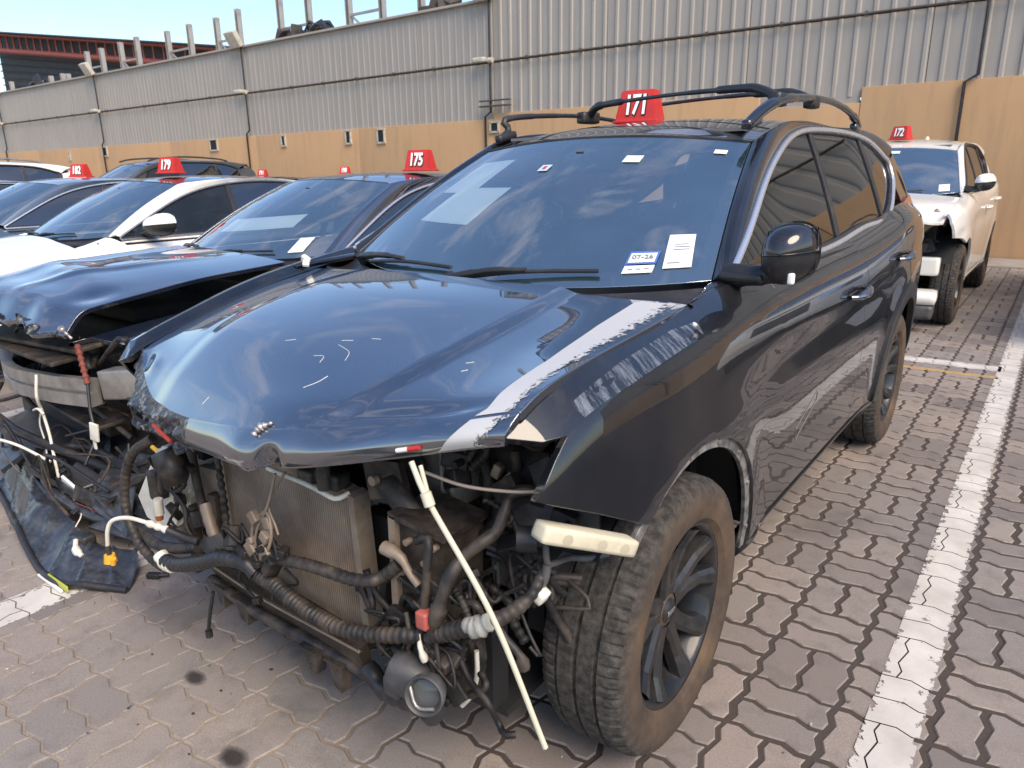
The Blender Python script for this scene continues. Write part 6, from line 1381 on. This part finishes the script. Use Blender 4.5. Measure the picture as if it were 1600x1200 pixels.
for k in range(16):
    x, z = rr.uniform(-4.6, -3.1), rr.uniform(.3, .76); g.tube([L(x, 1.46, z), L(x+rr.uniform(-.2, .2), 1.38, z+rr.uniform(-.1, .1)), L(x+rr.uniform(-.35, .35), 1.45, z+rr.uniform(-.18, .12))], rr.uniform(.004, .014), 7, seg=14)
g.build('torn_wiring', MDIRT, k175)
for z, y, w_ in ((.72, 1.40, 1.1), (.68, 1.36, .95), (.40, 1.45, 1.3)):
    g = MB(); g.bbox(L(-3.95+rr.uniform(-.1, .1), y, z), (w_, .16, .02), .006, rot=(.1, rr.uniform(-.06, .06), rr.uniform(-.1, .1))); g.build('broken_slat', MDIRT2 if z > .6 else MDIRT, k175)
g = MB(); g.bbox(L(-4.0, 1.95, .36), (1.45, .55, .42), .05); g.bbox(L(-4.0, 2.35, .50), (1.3, 1.3, .5), .05); g.bbox(L(-4.1, 2.0, .80), (.8, .5, .08), .02); g.build('engine', MBODYI, k175)  # engine bulk, with dark volumes added to deepen the shade below the beam
g = MB(); g.bbox(L(-3.75, 1.45, .17), (1.5, .42, .03), .01, rot=(.25, .03, .1)); g.bbox(L(-4.2, 1.62, .30), (.9, .25, .25), .02); g.build('dark_undertray', MBK, k175)  # tray and box added as dark mass to shade the gap under the beam
g = MB(); g.tube([L(-3.70, 1.27, .60), L(-3.69, 1.25, .50), L(-3.72, 1.27, .42), L(-3.66, 1.26, .32), L(-3.60, 1.24, .22), L(-3.48, 1.2, .12)], .007, 7); g.tube([L(-3.68, 1.255, .44), L(-3.72, 1.25, .36), L(-3.70, 1.25, .25), L(-3.62, 1.2, .14)], .004, 6); g.tube([L(-3.73, 1.24, .43), L(-3.66, 1.235, .45), L(-3.62, 1.24, .43)], .006, 6); g.build('washer_tube', MWHT, k175)
g = MB(); g.tube([L(-3.33, 1.32, .78), L(-3.29, 1.31, .70), L(-3.25, 1.30, .62)], .012, 8, rings=7, ramp_=.5); g.build('red_loom', M_('red_wires', (.22, .05, .03), .7, col2=(.10, .03, .02), nscale=60), k175)
g = MB(); g.tube([L(-3.25, 1.30, .62), L(-3.22, 1.28, .52), L(-3.19, 1.27, .46)], .007, 7); g.build('black_loom', MBK, k175)
g = MB(); g.bbox(L(-3.17, 1.26, .43), (.05, .01, .08), .003, rot=(0, .15, .2)); g.bbox(L(-3.185, 1.26, .375), (.018, .008, .05), .002); g.build('hanging_tag', MWHT, k175)
g = MB(); g.tube([L(-2.98, 1.40, .36), L(-2.90, 1.40, .34), L(-2.86, 1.42, .33)], [.010, .016, .010], 7); g.build('yellow_connector', M_('yellow_connector', (.55, .33, .03), .5), k175)
g = MB(); g.tube([L(-3.36, 1.29, .84), L(-3.30, 1.26, .86), L(-3.27, 1.28, .82)], [.005, .014, .006], 7, rings=6, ramp_=.5); g.build('torn_metal', MALU, k175)
for (s0, s1, v0, v1) in ((.72, .84, .05, .21),):
    fn = lambda U, V: H5['WS'](s0+(s1-s0)*U, v0+(v1-v0)*V)+np.array([0, -.004, .004]); grid_mesh(fn, np.linspace(0, 1, 4), np.linspace(0, 1, 4), 'paper_label', MPAP, H5['windscreen'], edge=False)
fn = lambda U, V: H5['WS'](-.55+1.05*U, .26+.16*V+.10*U)+np.array([0, .006, -.008]); grid_mesh(fn, np.linspace(0, 1, 6), np.linspace(0, 1, 4), 'taped_paper', mtp, H5['windscreen'], edge=False)
# ---- white saloon with dark glass roof
PBR = paint('black_roof', (.01, .012, .016), .1, .1)
c179 = dims(SED, paint=PWH, roofmat=PBR, trim=M_('satin_trim', (.35, .35, .36), .3, .8), sideglass={'front_side_window': MGC}, tail=3.72)
X9, Y9 = -6.85, 2.26
k179, H9 = full_car('white_saloon', 'white saloon with dark roof panel parked beyond the navy saloon', 'car', None, (X9, Y9, 0), c179, MRIMS, mirrors=(1,), mpos=(.985, .86, 1.105), msize=(.135, .12, .078))
roof_marker('179', (X9+.08, Y9+1.50, 1.505), 'red roof marker 179 on the dark roof of the white saloon', .35, .95)
# ---- steel-blue saloon
c182 = dims(SED, paint=PSB)
k182, H2 = full_car('blue_saloon', 'steel-blue saloon mostly hidden behind the white saloon', 'car', None, (-9.45, 2.35, 0), c182, MRIMS, mirrors=())
roof_marker('182', (-9.66, 4.22, 1.49), 'red roof marker 182 on the steel-blue saloon', .45, 1.0)
# ---- dark saloon at the left border
cdk = dims(SED, paint=PDK); kdk, Hd = full_car('dark_saloon', 'charcoal saloon at the left border with bright strip round its side windows', 'car', None, (-12.0, 1.85, 0), cdk, MRIMS, mirrors=())
roof_marker('186', (-13.35, 4.35, 1.56), 'red roof marker 186 at the left border between the charcoal saloon and the white SUV', .5, 1.0)
# ---- SUVs
SUV = dict(MC_); [SUV.pop(k, None) for k in ('fender', 'hood', 'hoodpaint', 'nofrontclad', 'tz_right')]
SUV.update(paint=PWS, nose=-.72, ys=[-.80, -.55, -.35, -.15, .1, .3, .62, 1.2, 1.8, 2.4, 2.9, 3.3, 3.55, 3.70], tz=[.93, 1.02, 1.06, 1.09, 1.12, 1.145, 1.165, 1.165, 1.175, 1.215, 1.262, 1.27, 1.25, 1.22], ar=.42, cladding=False, trim=MBK, fnz=.6, handlemat=None)
SUV['handlemat'] = PWS
cws = dims(SUV); kws, Hw = full_car('white_suv', 'white SUV at the left border behind the charcoal saloon', 'car', None, (-14.6, 2.5, 0), cws, MRIMS, mpos=(.95, .55, 1.26))
kws.scale = (1.03, 1.03, 1.05)
cgs = dims(SUV, paint=PGR, handlemat=PGR, sideglass={'front_side_window': MGC}); kgs, Hg = full_car('grey_suv', 'tall grey SUV in the back row just in front of the wall', 'car', None, (-16.9, 7.3, 0), cgs, MRIMS, mpos=(.95, .55, 1.26)); kgs.scale = (1.06, 1.08, 1.11)
for s_ in (1, -1):
    g = MB(); g.tube([(s_*.60, 1.15, 1.655), (s_*.615, 1.4, 1.705), (s_*.61, 2.0, 1.735), (s_*.59, 2.7, 1.70), (s_*.57, 2.95, 1.655)], .016, 8, seg=40); g.build('roof_rail', MBK, kgs)
    g = MB(); g.tube([(s_*.60, 1.15, 1.655), (s_*.615, 1.4, 1.705), (s_*.61, 2.0, 1.735), (s_*.59, 2.7, 1.70), (s_*.57, 2.95, 1.655)], .016, 8, seg=40); g.build('roof_rail', MALU, kws)
# ---- two more saloons of the back row, only their markers show above the roofs in front
cb1 = copy_tree(k182); cb1.location = (-11.95, 8.35, 0); tag(cb1, 'steel-blue saloon in the back row hidden behind the navy and white saloons', 'car')
roof_marker('190', (-11.95, 10.35, 1.49), 'small distant red marker on the back-row saloon seen above the navy roof', .5, 1.0)
cb2 = copy_tree(kdk); cb2.location = (-14.55, 8.35, 0); tag(cb2, 'charcoal saloon in the back row hidden behind the white saloon', 'car')
roof_marker('191', (-14.6, 10.25, 1.47), 'small distant red marker behind the white saloon roof, right of the grey SUV', .5, 1.0)
# ---- white crashed SUV behind the black one, on the right
def f172(arch, aF, T): return [(-.62, 't', T)]+[(y, 't', T) for y in np.linspace(-.55, .657, 14)]+[(.657, .37), (.62, .37)]+arch(0, aF, 112)+[(-.30, .80), (-.56, .82), (-.60, .95), (-.52, 1.02)]
c172 = dims(SUV, trim=MBK, wb=2.75); c172['fender'] = {1: f172, -1: f172}; c172['nose'] = -.60; c172['doors'] = (.66, 1.77, 2.68)
X2, Y2 = -1.63, 8.10
def hood172(root, c, H):
    bx, bz = cub(c['ys'], c['tx']), cub(c['ys'], c['tz'])
    def HD(s, v):
        a = np.abs(s); y0 = -.78+.2*a**2; y1 = .145+.02*(1-a**2); y = y0+(y1-y0)*v; z = bz(np.clip(y, -.6, 9))+.04*(1-a**2.2)-.10*np.clip(.25-v, 0, 1)**1.5*3-.05*np.exp(-(((s-.9)/.25)**2+((v-.15)/.2)**2)); return np.stack([s*(bx(np.clip(y, -.6, 9))-.012), y, z], -1)
    grid_mesh(HD, np.linspace(-1, 1, 41), np.linspace(0, 1, 31), 'bonnet', c['paint'], root, thick=.02)
c172['hood'] = hood172
k172, H7 = full_car('white_crashed_suv', 'white SUV with broken front and marker 172 parked behind the black SUV', 'car', None, (X2, Y2, 0), c172, MRIM, nose=False, mpos=(.925, .50, 1.255), msize=(.078, .09, .066)); k172.scale = (1.03, 1.02, 1.05)
roof_marker('172', (X2-.0, Y2+1.48, 1.765), 'red roof marker 172 on the white crashed SUV', -.35, .95)
g = MB(); g.bbox((.45, -.42, .78), (.70, .10, .10), .02, rot=(0, -.75, .2)); g.build('bent_crossmember', MALUR, k172)
g = MB()
for k in range(18): g.bbox((rr.uniform(.0, .72), rr.uniform(-.40, -.15), rr.uniform(.45, .98)), (rr.uniform(.06, .25), .08, rr.uniform(.03, .14)), .01, rot=(rr.uniform(-.4, .4), rr.uniform(-.7, .7), 0))
g.box((0, 0, .70), (1.35, .5, .5)); g.build('crushed_front', MDIRT, k172)
g = MB(); g.bbox((.50, -.42, .56), (.52, .12, .16), .03); g.build('bumper_core', PWS, k172)
g = MB(); g.bbox((.30, -.58, .31), (.98, .22, .11), .05, rot=(.1, 0, .06)); g.build('bumper_remnant', PWS, k172)
g = MB(); g.bbox((.30, -.58, .19), (.95, .20, .13), .04, rot=(.1, 0, .06)); g.build('bumper_skirt', MGREY, k172)
fn = lambda U, V: H7['WS'](.78+.12*U, .04+.13*V)+np.array([0, -.004, .004]); grid_mesh(fn, np.linspace(0, 1, 3), np.linspace(0, 1, 3), 'paper_label', MPAP, H7['windscreen'], edge=False)
fn = lambda U, V: H7['WS'](.02+.14*U, .85+.06*V)+np.array([0, -.004, .004]); grid_mesh(fn, np.linspace(0, 1, 3), np.linspace(0, 1, 3), 'toll_tag', MATS['mint_tag'], H7['windscreen'], edge=False)
g = MB(); g.cyl((.15, 2.2, 1.69), (.15, 2.2, 1.73), .03, .012); g.build('roof_aerial', MWHT, k172)
# ---- torn bumper cover lying on the ground between the two cars
DX, DY = -3.05, 1.15
DDY = .075
deb = thing('torn_bumper', 'torn dark blue bumper cover lying on the paving in front of the navy saloon', 'bumper', (DX, DY, 0))
D = lambda x, y, z: (x-DX, y-DY+DDY*(1 if y < 1.1 else .5), z*.72+.004)
CT = [[D(-4.3, 1.10, .02), D(-3.75, .98, .03), D(-3.2, .86, .02), D(-2.80, .82, .015), D(-2.55, .95, .02)],
      [D(-4.3, 1.22, .20), D(-3.75, 1.06, .17), D(-3.2, .95, .12), D(-2.82, .92, .08), D(-2.60, 1.0, .06)],
      [D(-4.3, 1.34, .30), D(-3.75, 1.14, .25), D(-3.22, 1.04, .17), D(-2.90, 1.02, .12), D(-2.72, 1.09, .09)],
      [D(-4.3, 1.46, .34), D(-3.78, 1.24, .30), D(-3.30, 1.13, .19), D(-3.02, 1.12, .14), D(-2.85, 1.20, .10)]]
CT = np.array(CT)
def DB_(U, V):
    sh = U.shape; u = U.ravel()*4; v = V.ravel()*3; R_ = np.stack([rows_cr(np.stack([np.stack([rows_cr(np.repeat(CT[i, :, k][None], len(u), 0), u)]) for i in range(4)], 0)[:, 0].T, v) for k in range(3)], 1)
    vv_ = V.ravel(); uu_ = U.ravel(); R_[:, 2] += .030*np.abs((uu_*4.3+.5*vv_) % 1-.5)-.02+.045*np.abs(((vv_*2.2+.25*np.sin(uu_*5)) % 1)-.5)*(1-.5*uu_)+.030*np.exp(-((uu_-.42-.1*vv_)/.035)**2)-.03*np.exp(-((uu_-.62)/.05)**2)*vv_+.012*np.sin(uu_*17+vv_*5)+.012*np.maximum(0, np.sin(uu_*47+vv_*9))**6; return np.maximum(R_, [-9, -9, .006]).reshape(sh+(3,))
MDEB = M_('scuffed_dark_plastic', (.022, .025, .031), .40, .0, col2=(.085, .085, .088), nscale=16, lo=.45, hi=.75, bstr=.15, bscale=60, coat=.3)
grid_mesh(DB_, np.linspace(.14, 1, 60), np.linspace(0, .62, 20), 'bumper_skin', MDEB, deb, thick=.006)
g = MB(); g.tube(DB_(np.linspace(0, 1, 20), np.zeros(20))+np.array([0, 0, .006]), .013, 7, seg=60); g.build('skirt_edge', MBK, deb)
def bar(P, r, nm='frame_bar', mt=MDEB, n=5): g = MB(); g.tube(P, r, n, seg=max(4, len(P)*4)); return g.build(nm, mt, deb)
hole = [D(-3.72, 1.22, .29), D(-3.45, 1.10, .23), D(-3.14, 1.06, .17), D(-2.96, 1.15, .15), D(-3.10, 1.32, .20), D(-3.42, 1.38, .27), D(-3.66, 1.34, .30), D(-3.72, 1.22, .29)]
bar(hole, .020, 'lamp_opening_rim', MDEB, 6); bar([D(-3.3, 1.08, .20), D(-3.25, 1.36, .24)], .012); bar([D(-3.1, 1.14, .17), D(-2.98, 1.24, .16), D(-2.88, 1.22, .13)], .016); bar([D(-3.05, 1.30, .19), D(-2.92, 1.25, .15), D(-2.80, 1.30, .13)], .012)
slabd = lambda P, th, nm, mt: slab(nm, P, th, mt, deb)
slabd([D(-3.62, 1.24, .20), D(-3.2, 1.12, .12), D(-3.1, 1.26, .13), D(-3.5, 1.36, .21)], .02, 'inner_panel', MDIRT)
slabd([D(-2.98, 1.02, .15), D(-2.66, 1.20, .06), D(-2.58, 1.28, .10), D(-2.94, 1.14, .19)], .015, 'lower_grille_blade', MDEB)
slabd([D(-3.00, 1.12, .10), D(-2.64, 1.30, .03), D(-2.60, 1.33, .07), D(-2.96, 1.17, .14)], .015, 'lower_grille_blade', MBK)
slabd([D(-4.2, 1.05, .30), D(-3.72, .98, .26), D(-3.68, 1.12, .36), D(-4.15, 1.22, .40)], .02, 'grille_surround', MDEB)
bar([D(-4.3, 1.12, .62), D(-3.95, 1.12, .50), D(-3.72, 1.1, .38)], .022, 'wiring_loom', MDIRT, 8); bar([D(-4.2, 1.2, .42), D(-3.9, 1.18, .40), D(-3.5, 1.25, .33), D(-3.2, 1.32, .26)], .022, 'support_strut', MBK, 6)
bar([D(-3.86, 1.02, .22), D(-3.88, 1.0, .34), D(-3.80, 1.0, .44), D(-3.66, 1.05, .42), D(-3.5, 1.15, .33)], .007, 'pale_tube', MWHT, 7)
bar([D(-3.72, 1.0, .42), D(-3.62, 1.0, .33), D(-3.58, 1.02, .26)], .003, 'thin_wire', MGREY); bar([D(-3.2, 1.1, .20), D(-3.0, 1.12, .19), D(-2.85, 1.16, .16)], .003, 'thin_wire', M_('red_wires', (0, 0, 0))); bar([D(-3.25, 1.12, .2), D(-3.1, 1.05, .17), D(-3.05, 1.0, .13)], .003, 'thin_wire', MWHT)
g = MB(); g.bbox(D(-3.28, 1.13, .25), (.09, .012, .085), .004, rot=(.4, .6, .3)); g.build('white_tag', MPAP, deb)
g = MB(); g.tube([D(-2.93, .95, .13), D(-2.89, .93, .10), D(-2.84, .93, .085)], [.010, .016, .010], 7); g.build('white_clip', MWHT, deb); g = MB(); g.bbox(D(-2.90, .98, .13), (.05, .05, .04), .01); g.build('sensor', MBK, deb)
g = MB(); g.bbox(D(-2.79, .815, .030), (.16, .006, .022), .002, rot=(0, 0, .0)); g.build('yellow_sticker', M_('yellow_green', (.42, .45, .05), .5), deb)
g = MB(); g.bbox(D(-2.84, .805, .010), (.20, .01, .010), .002); g.build('white_edge', MPAP, deb)
for k in range(9): 
    g = MB(); g.bbox(D(-3.6+.06*k, 1.235-.025*k, .285-.013*k), (.022, .03, .012), .003, rot=(.3, .2, .2)); g.build('clip_tab', MBK, deb)
r6 = random.Random(9)
for k in range(26):
    x, y = r6.uniform(-3.9, -3.0), r6.uniform(1.05, 1.42); slabd([D(x, y, .22), D(x+r6.uniform(.12, .34), y+r6.uniform(-.06, .06), r6.uniform(.10, .30)), D(x+r6.uniform(.12, .34), y+r6.uniform(.05, .14), r6.uniform(.12, .36)), D(x, y+r6.uniform(.03, .1), .30)], .008, 'broken_shard', (MBK, MDEB, MDIRT)[k % 3])
for k in range(14):
    x, y = r6.uniform(-3.95, -3.1), r6.uniform(1.0, 1.4); bar([D(x, y, r6.uniform(.25, .45)), D(x+r6.uniform(.05, .25), y+r6.uniform(-.08, .08), r6.uniform(.25, .5)), D(x+r6.uniform(.2, .5), y+r6.uniform(-.1, .1), r6.uniform(.15, .35))], r6.uniform(.003, .008), 'loose_wire', MBK if k % 3 else MDIRT2, 6)
# broken stub where the black SUV's other mirror was torn off
g = MB(); g.bbox((-.80, .22, 1.155), (.035, .02, .028), .005, rot=(.3, .5, .2)); g.bbox((-.775, .20, 1.145), (.025, .03, .015), .004, rot=(.6, .1, .8)); g.build('broken_stub', MWHT, car)

# ---- cars of the next bays on the right, mirrored in the black doors
cr2 = copy_tree(kws); cr2.location = (1.15, 8.0, 0); tag(cr2, 'white SUV one bay right of the white crashed SUV, mirrored in the black doors', 'car')
roof_marker('173', (1.3, 9.7, 1.80), 'red roof marker 173 on the white SUV mirrored in the black doors', -.2, 1.0)

# ---- small litter and oil spots on the paving
def m_oil():
    m, nt, b = base_mat('oil_spot'); v = coords(nt); n = noise(nt, 14, 6, .7, v); l = nt.nodes.new('ShaderNodeVectorMath'); l.operation = 'LENGTH'; nt.links.new(v, l.inputs[0])
    k = math_(nt, 'SUBTRACT', math_(nt, 'ADD', 1.0, math_(nt, 'MULTIPLY', n.outputs['Fac'], .7)), math_(nt, 'MULTIPLY', l.outputs['Value'], 18))
    a = ramp(nt, k, [(.30, (0, 0, 0)), (.85, (.62, .62, .62))]); nt.links.new(a.outputs[0], b.inputs['Alpha']); b.inputs['Base Color'].default_value = (.018, .016, .015, 1); b.inputs['Roughness'].default_value = .45; return m
MOIL = m_oil()
for k, (x, y, sx, sy) in enumerate(((-1.905, .911, .85, .5), (-1.527, .796, 1.0, .6))):
    t = np.linspace(0, 2*PI, 24, endpoint=False); o = struct('oil_spot', mesh_from('oil_spot', [(.085*math.cos(a), .085*math.sin(a), 0) for a in t], [list(range(24))], MOIL)); o.location = (x, y, .0030); o.scale = (sx, sy, 1)
r8 = random.Random(21); g = MB()
for k in range(170):
    x, y = r8.gauss(-1.9, .75), r8.uniform(.55, 2.2); s_ = r8.uniform(.002, .007); g.box((x, y, .0016+s_*.3), (s_*r8.uniform(.6, 2.4), s_, s_*.5), rot=(r8.uniform(-.4, .4), r8.uniform(-.4, .4), r8.uniform(0, 3)))
o = struct('litter', g.mesh('litter', M_('litter', (.03, .03, .03), .6, col2=(.4, .38, .35), nscale=3, lo=.45, hi=.55)), 'stuff')
g = MB(); g.bbox((0, 0, .012), (.05, .022, .02), .005); g.cyl((.02, 0, .014), (.055, .012, .012), .007); bc = g.build('black_clip', MBK); bc.location = (-2.57, 1.135, 0); bc.rotation_euler = (0, 0, .5); tag(bc, 'small black plastic clip lying on the paving left of the smashed radiator', 'clip')
